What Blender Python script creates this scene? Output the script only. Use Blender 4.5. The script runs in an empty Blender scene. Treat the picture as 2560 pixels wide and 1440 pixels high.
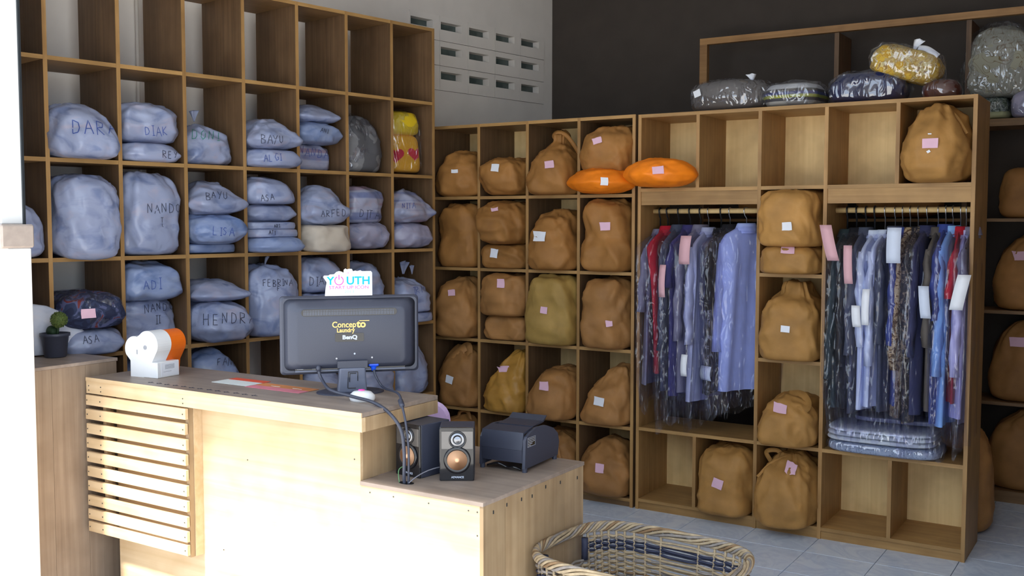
import bpy, math, random
import numpy as np
from mathutils import Vector, Matrix, noise
from mathutils.bvhtree import BVHTree

R = math.radians
scene = bpy.context.scene
col = scene.collection

# ---------------------------------------------------------------- camera
YAW, TILT, ROLL = R(32.5075), R(3.66639), R(0.031)
CAM = Vector((3.22450, -4.48268, 1.39525))
fw = Vector((-math.sin(YAW) * math.cos(TILT), math.cos(YAW) * math.cos(TILT), -math.sin(TILT)))
rt = Vector((math.cos(YAW), math.sin(YAW), 0))
up = rt.cross(fw)
rt, up = rt * math.cos(ROLL) + up * math.sin(ROLL), up * math.cos(ROLL) - rt * math.sin(ROLL)
cd = bpy.data.cameras.new('camera')
cam = bpy.data.objects.new('camera', cd)
col.objects.link(cam)
cam.matrix_world = Matrix(((rt.x, up.x, -fw.x, CAM.x), (rt.y, up.y, -fw.y, CAM.y), (rt.z, up.z, -fw.z, CAM.z), (0, 0, 0, 1)))
cd.sensor_width = 36.0
cd.lens = 36.0
cd.clip_start = 0.05
scene.camera = cam

# ---------------------------------------------------------------- sky, sun, exposure
world = bpy.data.worlds.new('sky')
scene.world = world
world.use_nodes = True
bg = world.node_tree.nodes['Background']
bg.inputs[0].default_value = (0.74, 0.86, 1.0, 1)
bg.inputs[1].default_value = 1.0
sd = bpy.data.lights.new('sun', 'SUN')
sd.energy = 5.0
sd.color = (1.0, 0.95, 0.86)
sd.angle = R(4.0)
sun = bpy.data.objects.new('sun', sd)
col.objects.link(sun)
sun.rotation_euler = Vector((0.02, 0.50, -0.866)).to_track_quat('-Z', 'Y').to_euler()
vs = scene.view_settings
vs.view_transform = 'Standard'
vs.look = 'None'
vs.exposure = 1.5
vs.gamma = 1.0
vs.use_curve_mapping = False
scene.display_settings.display_device = 'sRGB'
scene.cycles.max_bounces = 10
scene.cycles.diffuse_bounces = 6
scene.cycles.transparent_max_bounces = 24
scene.cycles.sample_clamp_indirect = 8.0
scene.cycles.caustics_reflective = False
scene.cycles.caustics_refractive = False

# ---------------------------------------------------------------- helpers: objects
def s2l(c):
    return tuple(((v / 255) / 12.92 if v / 255 <= .04045 else ((v / 255 + .055) / 1.055) ** 2.4) for v in c)

def link(name, me, parent=None, mat=None, smooth=False):
    o = bpy.data.objects.new(name, me)
    col.objects.link(o)
    if parent is not None:
        o.parent = parent
    if mat is not None and len(me.materials) == 0:
        me.materials.append(mat)
    if smooth:
        me.polygons.foreach_set('use_smooth', [True] * len(me.polygons))
    return o

def mesh(name, v, f, parent=None, mat=None, smooth=False):
    me = bpy.data.meshes.new(name)
    me.from_pydata([tuple(p) for p in v], [], [tuple(q) for q in f])
    me.update()
    return link(name, me, parent, mat, smooth)

def tag(o, label, cat, group=None, kind=None):
    o['label'] = label
    o['category'] = cat
    if group:
        o['group'] = group
    if kind:
        o['kind'] = kind
    return o

def empty(name, loc=(0, 0, 0), rz=0.0):
    o = bpy.data.objects.new(name, None)
    col.objects.link(o)
    o.location = loc
    o.rotation_euler = (0, 0, rz)
    o.empty_display_size = .05
    return o

def struct(o):
    o['kind'] = 'structure'
    return o

class MB:
    def __init__(s):
        s.v = []
        s.f = []
    def add(s, v, f):
        b = len(s.v)
        s.v += [tuple(p) for p in v]
        s.f += [tuple(i + b for i in q) for q in f]
        return s
    def box(s, x0, x1, y0, y1, z0, z1, c=0.0):
        if c <= 0:
            v = [(x, y, z) for z in (z0, z1) for y in (y0, y1) for x in (x0, x1)]
            return s.add(v, [(0, 2, 3, 1), (4, 5, 7, 6), (0, 1, 5, 4), (2, 6, 7, 3), (0, 4, 6, 2), (1, 3, 7, 5)])
        v = []
        ix = {}
        for X, sx in ((x0, 1), (x1, -1)):
            for Y, sy in ((y0, 1), (y1, -1)):
                for Z, sz in ((z0, 1), (z1, -1)):
                    k = (sx, sy, sz)
                    ix[k] = len(v)
                    v += [(X, Y + sy * c, Z + sz * c), (X + sx * c, Y, Z + sz * c), (X + sx * c, Y + sy * c, Z)]
        f = []
        for a in (0, 1, 2):
            for sg in (1, -1):
                q = []
                for (p, r) in ((1, 1), (1, -1), (-1, -1), (-1, 1)):
                    k = [0, 0, 0]
                    k[a] = sg
                    k[(a + 1) % 3] = p
                    k[(a + 2) % 3] = r
                    q.append(ix[tuple(k)] + a)
                f.append(tuple(q) if sg == -1 else tuple(reversed(q)))
        for a in (0, 1, 2):
            b, c2 = (a + 1) % 3, (a + 2) % 3
            for p in (1, -1):
                for r in (1, -1):
                    k0 = [0, 0, 0]
                    k1 = [0, 0, 0]
                    k0[a], k1[a] = 1, -1
                    for k in (k0, k1):
                        k[b], k[c2] = p, r
                    q = (ix[tuple(k0)] + b, ix[tuple(k1)] + b, ix[tuple(k1)] + c2, ix[tuple(k0)] + c2)
                    f.append(q if p * r > 0 else tuple(reversed(q)))
        for k, i in ix.items():
            q = (i, i + 1, i + 2)
            f.append(q if k[0] * k[1] * k[2] < 0 else tuple(reversed(q)))
        return s.add(v, f)
    def tube(s, pts, r, n=8, cap=True):
        pts = [Vector(p) for p in pts]
        rr = r if isinstance(r, (list, tuple)) else [r] * len(pts)
        prev = None
        v = []
        for i, p in enumerate(pts):
            t = (pts[min(i + 1, len(pts) - 1)] - pts[max(i - 1, 0)]).normalized()
            if prev is None:
                a = Vector((0, 0, 1)) if abs(t.z) < .9 else Vector((1, 0, 0))
                nrm = t.cross(a).normalized()
            else:
                nrm = (prev - t * prev.dot(t)).normalized()
            prev = nrm
            b = t.cross(nrm)
            for k in range(n):
                a = 2 * math.pi * k / n
                v.append(p + (nrm * math.cos(a) + b * math.sin(a)) * rr[i])
        f = []
        for i in range(len(pts) - 1):
            for k in range(n):
                f.append((i * n + k, i * n + (k + 1) % n, (i + 1) * n + (k + 1) % n, (i + 1) * n + k))
        if cap:
            f.append(tuple(reversed(range(n))))
            f.append(tuple((len(pts) - 1) * n + k for k in range(n)))
        return s.add(v, f)
    def lathe(s, prof, n=24, c=(0, 0, 0), axis='Z'):
        v = []
        for r, z in prof:
            for k in range(n):
                a = 2 * math.pi * k / n
                p = (r * math.cos(a), r * math.sin(a), z)
                if axis == 'Y':
                    p = (p[0], z, p[1])
                v.append((p[0] + c[0], p[1] + c[1], p[2] + c[2]))
        f = []
        m = len(prof)
        for i in range(m - 1):
            for k in range(n):
                q = (i * n + k, i * n + (k + 1) % n, (i + 1) * n + (k + 1) % n, (i + 1) * n + k)
                f.append(q if axis == 'Z' else tuple(reversed(q)))
        f.append(tuple(reversed(range(n))) if axis == 'Z' else tuple(range(n)))
        e = tuple((m - 1) * n + k for k in range(n))
        f.append(e if axis == 'Z' else tuple(reversed(e)))
        return s.add(v, f)
    def prism(s, poly, y0, y1):
        # polygon in x,z extruded along y
        n = len(poly)
        v = [(x, y0, z) for x, z in poly] + [(x, y1, z) for x, z in poly]
        f = [tuple(range(n)), tuple(reversed(range(n, 2 * n)))]
        f += [((i + 1) % n, i, n + i, n + (i + 1) % n) for i in range(n)]
        return s.add(v, f)
    def build(s, name, mat, parent=None, smooth=False):
        return mesh(name, s.v, s.f, parent, mat, smooth)

def B(name, mat, parent, *b, c=0.0):
    return MB().box(*b, c=c).build(name, mat, parent)

def bez(pts, n=10):
    """Catmull-Rom through points."""
    P = [Vector(p) for p in pts]
    P = [P[0] * 2 - P[1]] + P + [P[-1] * 2 - P[-2]]
    out = []
    for i in range(1, len(P) - 2):
        for k in range(n):
            t = k / n
            a, b, c, d = P[i - 1], P[i], P[i + 1], P[i + 2]
            out.append(.5 * (2 * b + (c - a) * t + (2 * a - 5 * b + 4 * c - d) * t * t + (3 * b - a - 3 * c + d) * t ** 3))
    out.append(P[-2])
    return out

def text(name, body, size, mat, parent, M, extrude=0.0004, bold=0.0, align='CENTER', sx=1.0):
    cu = bpy.data.curves.new(name, 'FONT')
    cu.body = body
    cu.size = size
    cu.align_x = align
    cu.align_y = 'CENTER'
    cu.extrude = extrude
    cu.offset = bold
    cu.resolution_u = 4
    o = bpy.data.objects.new(name, cu)
    col.objects.link(o)
    dg = bpy.context.evaluated_depsgraph_get()
    me = bpy.data.meshes.new_from_object(o.evaluated_get(dg))
    bpy.data.objects.remove(o)
    bpy.data.curves.remove(cu)
    me.transform(M @ Matrix.Diagonal((sx, 1, 1, 1)))
    me.materials.clear()
    return link(name, me, parent, mat)

FACE = Matrix.Rotation(R(90), 4, 'X')   # text readable from -Y

# ---------------------------------------------------------------- helpers: materials
def nt(name):
    m = bpy.data.materials.new(name)
    m.use_nodes = True
    t = m.node_tree
    t.nodes.clear()
    out = t.nodes.new('ShaderNodeOutputMaterial')
    return m, t, out

def N(t, typ, **k):
    n = t.nodes.new(typ)
    for a, v in k.items():
        if a.startswith('i_'):
            n.inputs[a[2:].replace('_', ' ')].default_value = v
        else:
            setattr(n, a, v)
    return n

def coords(t, scale, rnd=True):
    tc = N(t, 'ShaderNodeTexCoord')
    mp = N(t, 'ShaderNodeMapping')
    mp.inputs['Scale'].default_value = scale
    t.links.new(tc.outputs['Object'], mp.inputs['Vector'])
    if rnd:
        oi = N(t, 'ShaderNodeObjectInfo')
        mu = N(t, 'ShaderNodeVectorMath', operation='SCALE')
        mu.inputs[0].default_value = (17.3, 9.1, 23.7)
        t.links.new(oi.outputs['Random'], mu.inputs['Scale'])
        t.links.new(mu.outputs[0], mp.inputs['Location'])
    return mp

def ramp(t, fac, stops):
    r = N(t, 'ShaderNodeValToRGB')
    el = r.color_ramp.elements
    while len(el) < len(stops):
        el.new(.5)
    for e, (p, c) in zip(el, stops):
        e.position = p
        e.color = tuple(c) + (1,)
    t.links.new(fac, r.inputs[0])
    return r

def bump(t, h, strength, dist, bsdf):
    b = N(t, 'ShaderNodeBump')
    b.inputs['Strength'].default_value = strength
    b.inputs['Distance'].default_value = dist
    t.links.new(h, b.inputs['Height'])
    t.links.new(b.outputs[0], bsdf.inputs['Normal'])

def rndbright(t, colr, amt):
    oi = N(t, 'ShaderNodeObjectInfo')
    mr = N(t, 'ShaderNodeMapRange')
    mr.inputs['To Min'].default_value = 1 - amt
    mr.inputs['To Max'].default_value = 1 + amt
    t.links.new(oi.outputs['Random'], mr.inputs['Value'])
    vm = N(t, 'ShaderNodeVectorMath', operation='SCALE')
    t.links.new(colr, vm.inputs[0])
    t.links.new(mr.outputs[0], vm.inputs['Scale'])
    return vm.outputs[0]

def principled(t, out, rough=.5, spec=.5, metal=0.0):
    b = N(t, 'ShaderNodeBsdfPrincipled')
    b.inputs['Roughness'].default_value = rough
    b.inputs['Specular IOR Level'].default_value = spec
    b.inputs['Metallic'].default_value = metal
    t.links.new(b.outputs[0], out.inputs[0])
    return b

def wood(name, c1, c2, axis=2, grain=60, rough=.5, rnd=.12, stain=None):
    m, t, out = nt(name)
    b = principled(t, out, rough, .35)
    sc = [grain, grain, grain]
    sc[axis] = grain * .035
    mp = coords(t, sc)
    n = N(t, 'ShaderNodeTexNoise')
    n.inputs['Scale'].default_value = 1
    n.inputs['Detail'].default_value = 5
    n.inputs['Distortion'].default_value = .6
    t.links.new(mp.outputs[0], n.inputs['Vector'])
    r = ramp(t, n.outputs['Fac'], [(.3, c2), (.52, [(a + bb) / 2 for a, bb in zip(c1, c2)]), (.7, c1)])
    mp2 = coords(t, (7, 7, 7))
    n2 = N(t, 'ShaderNodeTexNoise')
    n2.inputs['Scale'].default_value = 1
    n2.inputs['Detail'].default_value = 3
    t.links.new(mp2.outputs[0], n2.inputs['Vector'])
    mx = N(t, 'ShaderNodeMix', data_type='RGBA', blend_type='MULTIPLY')
    mx.inputs[0].default_value = .55
    r2 = ramp(t, n2.outputs['Fac'], [(.3, stain or (.62, .58, .55)), (.6, (1, 1, 1))])
    t.links.new(r.outputs[0], mx.inputs[6])
    t.links.new(r2.outputs[0], mx.inputs[7])
    t.links.new(rndbright(t, mx.outputs[2], rnd), b.inputs['Base Color'])
    bump(t, n.outputs['Fac'], .15, .002, b)
    return m

def plain(name, c, rough=.5, spec=.5, metal=0.0, var=.06, scale=25, bmp=0.0, bdist=.002):
    m, t, out = nt(name)
    b = principled(t, out, rough, spec, metal)
    mp = coords(t, (scale,) * 3)
    n = N(t, 'ShaderNodeTexNoise')
    n.inputs['Scale'].default_value = 1
    n.inputs['Detail'].default_value = 4
    t.links.new(mp.outputs[0], n.inputs['Vector'])
    r = ramp(t, n.outputs['Fac'], [(.25, [v * (1 - var) for v in c]), (.75, [min(1, v * (1 + var)) for v in c])])
    t.links.new(r.outputs[0], b.inputs['Base Color'])
    if bmp:
        bump(t, n.outputs['Fac'], bmp, bdist, b)
    return m

def plasbag(name, base, tint, tint2, stripe=0.0):
    """thin white carrier film over folded laundry: colour shows through in soft patches"""
    m, t, out = nt(name)
    b = N(t, 'ShaderNodeBsdfPrincipled')
    b.inputs['Roughness'].default_value = .24
    b.inputs['Specular IOR Level'].default_value = .5
    mp = coords(t, (9, 9, 15))
    n = N(t, 'ShaderNodeTexNoise')
    n.inputs['Scale'].default_value = 1
    n.inputs['Detail'].default_value = 3
    n.inputs['Distortion'].default_value = .8
    t.links.new(mp.outputs[0], n.inputs['Vector'])
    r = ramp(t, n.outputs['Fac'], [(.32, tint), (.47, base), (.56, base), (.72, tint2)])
    src = r.outputs[0]
    if stripe:
        mp3 = coords(t, (2, 2, 26))
        n3 = N(t, 'ShaderNodeTexNoise')
        n3.inputs['Scale'].default_value = 1
        n3.inputs['Detail'].default_value = 1
        t.links.new(mp3.outputs[0], n3.inputs['Vector'])
        r3 = ramp(t, n3.outputs['Fac'], [(.38, (.42, .48, .72)), (.48, (.95, .95, .98)), (.58, (.95, .93, .95)), (.66, (.85, .55, .55))])
        mx = N(t, 'ShaderNodeMix', data_type='RGBA', blend_type='MULTIPLY')
        mx.inputs[0].default_value = stripe
        t.links.new(src, mx.inputs[6])
        t.links.new(r3.outputs[0], mx.inputs[7])
        src = mx.outputs[2]
    src = rndbright(t, src, .06)
    t.links.new(src, b.inputs['Base Color'])
    tr = N(t, 'ShaderNodeBsdfTranslucent')
    t.links.new(src, tr.inputs[0])
    ms = N(t, 'ShaderNodeMixShader')
    ms.inputs[0].default_value = .10
    t.links.new(b.outputs[0], ms.inputs[1])
    t.links.new(tr.outputs[0], ms.inputs[2])
    t.links.new(ms.outputs[0], out.inputs[0])
    mp2 = coords(t, (26, 26, 26))
    n2 = N(t, 'ShaderNodeTexNoise', noise_type='RIDGED_MULTIFRACTAL')
    n2.inputs['Scale'].default_value = 1
    n2.inputs['Detail'].default_value = 2
    n2.inputs['Distortion'].default_value = .5
    t.links.new(mp2.outputs[0], n2.inputs['Vector'])
    bump(t, n2.outputs['Fac'], .35, .008, b)
    return m

def fabric(name, c, var=.18, rough=.62, bstr=.18, rnd=.1, spec=.3):
    m, t, out = nt(name)
    b = principled(t, out, rough, spec)
    mp = coords(t, (10, 10, 10))
    n = N(t, 'ShaderNodeTexNoise')
    n.inputs['Scale'].default_value = 1
    n.inputs['Detail'].default_value = 4
    t.links.new(mp.outputs[0], n.inputs['Vector'])
    r = ramp(t, n.outputs['Fac'], [(.3, [v * (1 - var) for v in c]), (.7, [min(1, v * (1 + var)) for v in c])])
    t.links.new(rndbright(t, r.outputs[0], rnd), b.inputs['Base Color'])
    mp2 = coords(t, (30, 30, 30))
    n2 = N(t, 'ShaderNodeTexNoise')
    n2.inputs['Scale'].default_value = 1
    n2.inputs['Detail'].default_value = 5
    t.links.new(mp2.outputs[0], n2.inputs['Vector'])
    bump(t, n2.outputs['Fac'], bstr, .008, b)
    return m

def film(name, tint=(.93, .95, 1.0), fac=.16, rough=.1, milky=.06):
    """clear glossy polythene"""
    m, t, out = nt(name)
    tr = N(t, 'ShaderNodeBsdfTransparent')
    tr.inputs[0].default_value = tint + (1,)
    gl = N(t, 'ShaderNodeBsdfGlossy')
    gl.inputs['Roughness'].default_value = rough
    gl.inputs[0].default_value = (.95, .96, 1, 1)
    df = N(t, 'ShaderNodeBsdfDiffuse')
    df.inputs[0].default_value = (.75, .78, .88, 1)
    m1 = N(t, 'ShaderNodeMixShader')
    m1.inputs[0].default_value = milky
    t.links.new(tr.outputs[0], m1.inputs[1])
    t.links.new(df.outputs[0], m1.inputs[2])
    m2 = N(t, 'ShaderNodeMixShader')
    m2.inputs[0].default_value = fac
    t.links.new(m1.outputs[0], m2.inputs[1])
    t.links.new(gl.outputs[0], m2.inputs[2])
    t.links.new(m2.outputs[0], out.inputs[0])
    mp = coords(t, (34, 34, 14))
    n = N(t, 'ShaderNodeTexNoise', noise_type='RIDGED_MULTIFRACTAL')
    n.inputs['Scale'].default_value = 1
    n.inputs['Detail'].default_value = 2
    n.inputs['Distortion'].default_value = .7
    t.links.new(mp.outputs[0], n.inputs['Vector'])
    b = N(t, 'ShaderNodeBump')
    b.inputs['Strength'].default_value = .9
    b.inputs['Distance'].default_value = .03
    t.links.new(n.outputs['Fac'], b.inputs['Height'])
    t.links.new(b.outputs[0], gl.inputs['Normal'])
    return m

def pattern(name, cols, scale=60, kind='noise', rough=.7):
    """printed cloth: small blotches or swirls in the given colours"""
    m, t, out = nt(name)
    b = principled(t, out, rough, .3)
    mp = coords(t, (scale,) * 3)
    if kind == 'swirl':
        n = N(t, 'ShaderNodeTexWave', wave_type='RINGS')
        n.inputs['Scale'].default_value = .35
        n.inputs['Distortion'].default_value = 9
        n.inputs['Detail'].default_value = 2
    elif kind == 'dots':
        n = N(t, 'ShaderNodeTexVoronoi')
        n.inputs['Scale'].default_value = 1
    else:
        n = N(t, 'ShaderNodeTexNoise')
        n.inputs['Scale'].default_value = 1
        n.inputs['Detail'].default_value = 2
        n.inputs['Distortion'].default_value = 1.5
    t.links.new(mp.outputs[0], n.inputs['Vector'])
    if kind == 'line':
        n.inputs['Detail'].default_value = 0
        n.inputs['Distortion'].default_value = 2.4
    o = n.outputs['Distance'] if kind == 'dots' else n.outputs['Fac']
    lo, hi = {'noise': (.35, .65), 'line': (.47, .53)}.get(kind, (.1, .6))
    r = ramp(t, o, [(lo + (hi - lo) * i / max(1, len(cols) - 1), c) for i, c in enumerate(cols)])
    r.color_ramp.interpolation = 'CONSTANT' if kind == 'noise' else 'LINEAR'
    t.links.new(r.outputs[0], b.inputs['Base Color'])
    return m

def zbands(name, cols, z0, z1, axis=2, rough=.6):
    """woven stripes across a folded cloth"""
    m, t, out = nt(name)
    b = principled(t, out, rough, .3)
    tc = N(t, 'ShaderNodeTexCoord')
    sp = N(t, 'ShaderNodeSeparateXYZ')
    t.links.new(tc.outputs['Object'], sp.inputs[0])
    mr = N(t, 'ShaderNodeMapRange')
    mr.inputs['From Min'].default_value = z0
    mr.inputs['From Max'].default_value = z1
    t.links.new(sp.outputs[axis], mr.inputs['Value'])
    r = ramp(t, mr.outputs[0], [(i / len(cols), c) for i, c in enumerate(cols)])
    r.color_ramp.interpolation = 'CONSTANT'
    t.links.new(r.outputs[0], b.inputs['Base Color'])
    return m

M = {}
M['wall'] = plain('white_plaster', (.80, .755, .71), .8, .2, var=.05, scale=6, bmp=.1, bdist=.003)
M['pillar'] = plain('bright_white_paint', (.86, .87, .87), .7, .2, var=.02, scale=8)
M['dark_wall'] = plain('dark_brown_paint', (.068, .056, .048), .8, .2, var=.08, scale=8)
M['ceiling'] = plain('ceiling_paint', (.6, .6, .58), .8, .2, var=.03)
M['ledge'] = plain('beige_stone', (.42, .35, .31), .6, .3, var=.12, scale=30)
M['concrete'] = plain('pale_concrete', (.55, .53, .5), .8, .2, var=.12, scale=3)
M['rail'] = plain('dark_metal', (.05, .06, .07), .35, .5, .6)
M['wood'] = wood('honey_ply', (.45, .262, .098), (.335, .182, .064), 2)
M['wood_h'] = wood('honey_ply_long', (.47, .278, .104), (.35, .196, .068), 0)
M['wood_shaded'] = wood('shaded_ply', (.20, .115, .058), (.13, .075, .038), 2)  # same ply as the front edges, bay shade put into its colour
M['wood_shaded_h'] = wood('shaded_ply_long', (.30, .175, .08), (.21, .12, .052), 0)  # long-grain version, likewise darkened to carry the shade
M['pale_ply'] = wood('pale_ply', (.92, .66, .31), (.82, .565, .25), 2, 40, .55, .04)
M['frame_wood'] = wood('orange_wood', (.40, .215, .08), (.30, .155, .055), 0)
M['counter'] = wood('counter_ply', (.70, .53, .34), (.60, .43, .25), 0, 40, .45, .05, stain=(.8, .72, .62))
M['counter_v'] = wood('counter_plank', (.46, .33, .195), (.36, .245, .135), 2, 40, .45, .30)
M['counter_top'] = wood('worn_counter_top', (.36, .285, .235), (.27, .215, .18), 0, 40, .4, .05)
M['cab'] = wood('grey_brown_plank', (.33, .245, .175), (.24, .17, .12), 2, 50, .5, .06)
M['brown'] = fabric('brown_bag_cloth', (.33, .150, .040))
M['brown2'] = fabric('tan_brown_bag_cloth', (.36, .172, .055))
M['brown3'] = fabric('golden_brown_bag_cloth', (.40, .205, .058))
M['khaki'] = fabric('olive_bag_cloth', (.33, .205, .055))
M['ochre'] = fabric('shiny_ochre_bag_cloth', (.42, .215, .042), rough=.38, bstr=.35)
M['orange'] = fabric('orange_bag_cloth', (.88, .22, .01), rough=.5)
M['cream'] = fabric('cream_cotton', (.60, .52, .43), .06)
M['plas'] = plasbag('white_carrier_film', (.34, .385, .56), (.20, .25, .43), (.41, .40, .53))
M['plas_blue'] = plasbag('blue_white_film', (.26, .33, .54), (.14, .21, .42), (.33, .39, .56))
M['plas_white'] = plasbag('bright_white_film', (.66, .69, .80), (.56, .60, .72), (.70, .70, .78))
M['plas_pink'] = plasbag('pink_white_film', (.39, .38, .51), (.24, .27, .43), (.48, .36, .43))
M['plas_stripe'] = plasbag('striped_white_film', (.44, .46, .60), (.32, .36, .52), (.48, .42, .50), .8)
M['navy'] = pattern('navy_red_cloth', [(.02, .025, .06), (.03, .04, .09), (.09, .1, .2), (.16, .03, .03)], 16)
M['clear_grey'] = pattern('grey_clothes', [(.10, .10, .11), (.20, .20, .21), (.25, .25, .26)], 6)
M['film'] = film('clear_film', (.93, .95, 1.0), .15, .08, .02)
M['cover'] = film('garment_cover_film', (.90, .90, .96), .055, .09, .015)
M['pink'] = plain('pink_paper', (.78, .50, .62), .7, .2, var=.04)
M['white'] = plain('white_paper', (.80, .82, .88), .7, .2, var=.03)
M['ink_blue'] = plain('blue_ink', (.05, .09, .33), .6, .3)
M['ink_black'] = plain('black_ink', (.035, .04, .07), .6, .3)
M['ink_green'] = plain('green_ink', (.03, .22, .16), .6, .3)
M['ink_grey'] = plain('grey_ink', (.35, .36, .40), .6, .3)

# ---------------------------------------------------------------- the room
TH = R(8.8786)                      # the tall shelf and its wall run 8.9 degrees off square
RZA = R(90) - TH
def frameA(off=0.0):
    return (off * math.cos(TH), -off * math.sin(TH), 0)

SF = -2.50                           # shop front line
CEIL = 3.1
# left wall, local x runs along the wall, local y into the wall
wl = empty('wall_left', frameA(-.41), RZA)
struct(wl)
V0, V1, VZ0, VZ1 = .057, 1.243, 2.160, 2.586
for nm, b in (('wall_panel', (-2.62, V0, 0, .12, 0, CEIL)), ('wall_panel', (V1, 1.46, 0, .12, 0, CEIL)),
              ('wall_panel', (V0, V1, 0, .12, 0, VZ0)), ('wall_panel', (V0, V1, 0, .12, VZ1, CEIL))):
    B(nm, M['wall'], wl, *b)
M['pane'] = plain('dark_green_glass', (.10, .13, .125), .15, .5, var=.35, scale=14)
bw, bh = (V1 - V0) / 5, (VZ1 - VZ0) / 3
vb = MB()
ring = []
x0, x1, z0, z1 = .0015, bw - .0015, .0015, bh - .0015
a0, a1, c0, c1 = .009, .182, bh - .077, bh - .033
for (p, q) in (((x0, z0), (x1, c0)), ((x0, c1), (x1, z1)), ((x0, c0), (a0, c1)), ((a1, c0), (x1, c1))):
    vb.box(p[0], q[0], -.006, .10, p[1], q[1])
vo = None
for i in range(5):
    for j in range(3):
        if vo is None:
            vo = vb.build('vent_block', M['wall'], wl)
            po = B('pane', M['pane'], vo, a0, a1, .045, .055, c0, c1)
            o, pp = vo, po
        else:
            o = vo.copy(); col.objects.link(o); o.parent = wl
            pp = po.copy(); col.objects.link(pp); pp.parent = o
        o.location = (V0 + i * bw, 0, VZ0 + j * bh)
MB().tube([(-1.585, -.012, 0), (-1.585, -.012, 3.0)], .008, 10).build('conduit', M['wall'], wl, True)
WY = 1.378
struct(B('wall_back', M['dark_wall'], None, -.34, 3.3, WY, WY + .12, 0, CEIL))
struct(B('wall_right', M['ledge'], None, 3.15, 3.27, SF, WY, 0, CEIL))  # unseen wall, set close to dim the rear, beige to bounce light
struct(B('ceiling', M['ceiling'], None, -1.1, 3.3, SF, WY + .12, CEIL, CEIL + .1))
struct(B('shade_canopy', M['ceiling'], None, -1.1, 3.3, SF - 1.0, SF, 2.85, 2.95))       # unseen canopy over the shop front, sized to shade the counter's upper face
struct(B('trim_2', M['wall'], None, -1.1, 3.3, SF - .0, SF + .12, 2.95, CEIL))
gr = struct(B('ground', M['concrete'], None, -14, 16, -14, SF, -.12, -.02))
# floor of square tiles
M['grout'] = plain('grey_grout', (.16, .17, .19), .8, .2)
def tile_mat():
    m, t, out = nt('white_marbled_tile')
    b = principled(t, out, .14, .5)
    mp = coords(t, (5, 5, 5))
    n = N(t, 'ShaderNodeTexNoise'); n.inputs['Scale'].default_value = 1
    n.inputs['Detail'].default_value = 6; n.inputs['Distortion'].default_value = 1.6
    t.links.new(mp.outputs[0], n.inputs['Vector'])
    r = ramp(t, n.outputs['Fac'], [(.3, (.52, .64, .84)), (.46, (.70, .81, .97)), (.52, (.60, .71, .90)), (.62, (.74, .84, .98))])
    t.links.new(r.outputs[0], b.inputs['Base Color'])
    return m
M['tile'] = tile_mat()
fl = struct(B('floor', M['grout'], None, -1.1, 3.15, SF, WY, -.1, -.004))
TP = .28816
tm = MB().box(.0012, TP - .0012, .0012, TP - .0012, -.006, 0, c=.001)
t0 = None
for i in range(-4, 7):
    for j in range(-8, 6):
        x, y = 1.1129 + i * TP, -.213 + j * TP
        if x + TP > 3.15 or y + TP > WY or y < SF:
            continue
        if t0 is None:
            t0 = tm.build('floor_tile', M['tile'], fl); o = t0
        else:
            o = t0.copy(); col.objects.link(o); o.parent = fl
        o.location = (x, y, 0)
# front pillar with ledge and dark shutter guide
pb, pf = -2.475, -2.56
pil = empty('pillar', (0.06, pb, 0)); tag(pil, 'bright white front pillar with a beige ledge at chest height', 'pillar'); struct(pil)
B('lower_shaft', M['pillar'], pil, -1.2, -.002, pf - pb, 0, -.02, 1.311, c=.004)
B('upper_shaft', M['pillar'], pil, -1.2, -.034, pf - pb, -.004, 1.388, 2.85, c=.004)
B('ledge', M['ledge'], pil, -1.2, .008, pf - pb - .025, .006, 1.311, 1.388, c=.006)
B('shutter_guide', M['rail'], pil, -.034, -.027, -.010, -.002, 1.388, 2.85)

# ---------------------------------------------------------------- shelving units
def copyo(o, parent, loc):
    c = o.copy(); col.objects.link(c); c.parent = parent; c.location = loc
    return c

TK = .016
SA = [-.15455 + .28897 * (q - 8) for q in range(9)]
ZA = [2.39251 - .38046 * k for k in range(7)]
DA = .305
ua = empty('tall_shelf', (0, 0, 0), RZA)
tag(ua, 'tall open wooden pigeonhole shelf against the white wall, full of white laundry bags', 'shelf')
p0 = MB().box(-TK / 2, TK / 2, 0, DA / 2 - .0008, 0, ZA[0] + TK / 2).build('upright_plank', M['wood_shaded'], ua)
p1 = MB().box(-TK / 2, TK / 2, DA / 2 + .0008, DA, 0, ZA[0] + TK / 2).build('upright_plank', M['wood_shaded'], ua)
e0 = B('upright_edging', M['wood'], p0, -TK / 2, TK / 2, -.003, 0, 0, ZA[0] + TK / 2)  # front edge keeps the lit tone of the ply
for i, s in enumerate(SA):
    if i == 0:
        p0.location = p1.location = (s, 0, 0)
    else:
        copyo(e0, copyo(p0, ua, (s, 0, 0)), (0, 0, 0))
        copyo(p1, ua, (s, 0, 0))
bwid = .28897 - TK
sh0 = B('shelf_board', M['wood_shaded_h'], ua, TK / 2, TK / 2 + bwid, 0, DA, -TK / 2, TK / 2)
se0 = B('shelf_edging', M['wood_h'], sh0, TK / 2, TK / 2 + bwid, -.002, 0, -TK / 2, TK / 2)
first = True
for i in range(8):
    for z in ZA:
        if first:
            sh0.location = (SA[i], 0, z)
        else:
            copyo(se0, copyo(sh0, ua, (SA[i], 0, z)), (0, 0, 0))
        first = False
B('plinth', M['wood_shaded_h'], ua, SA[0], SA[-1], .012, .03, 0, ZA[6] - TK / 2)

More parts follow.
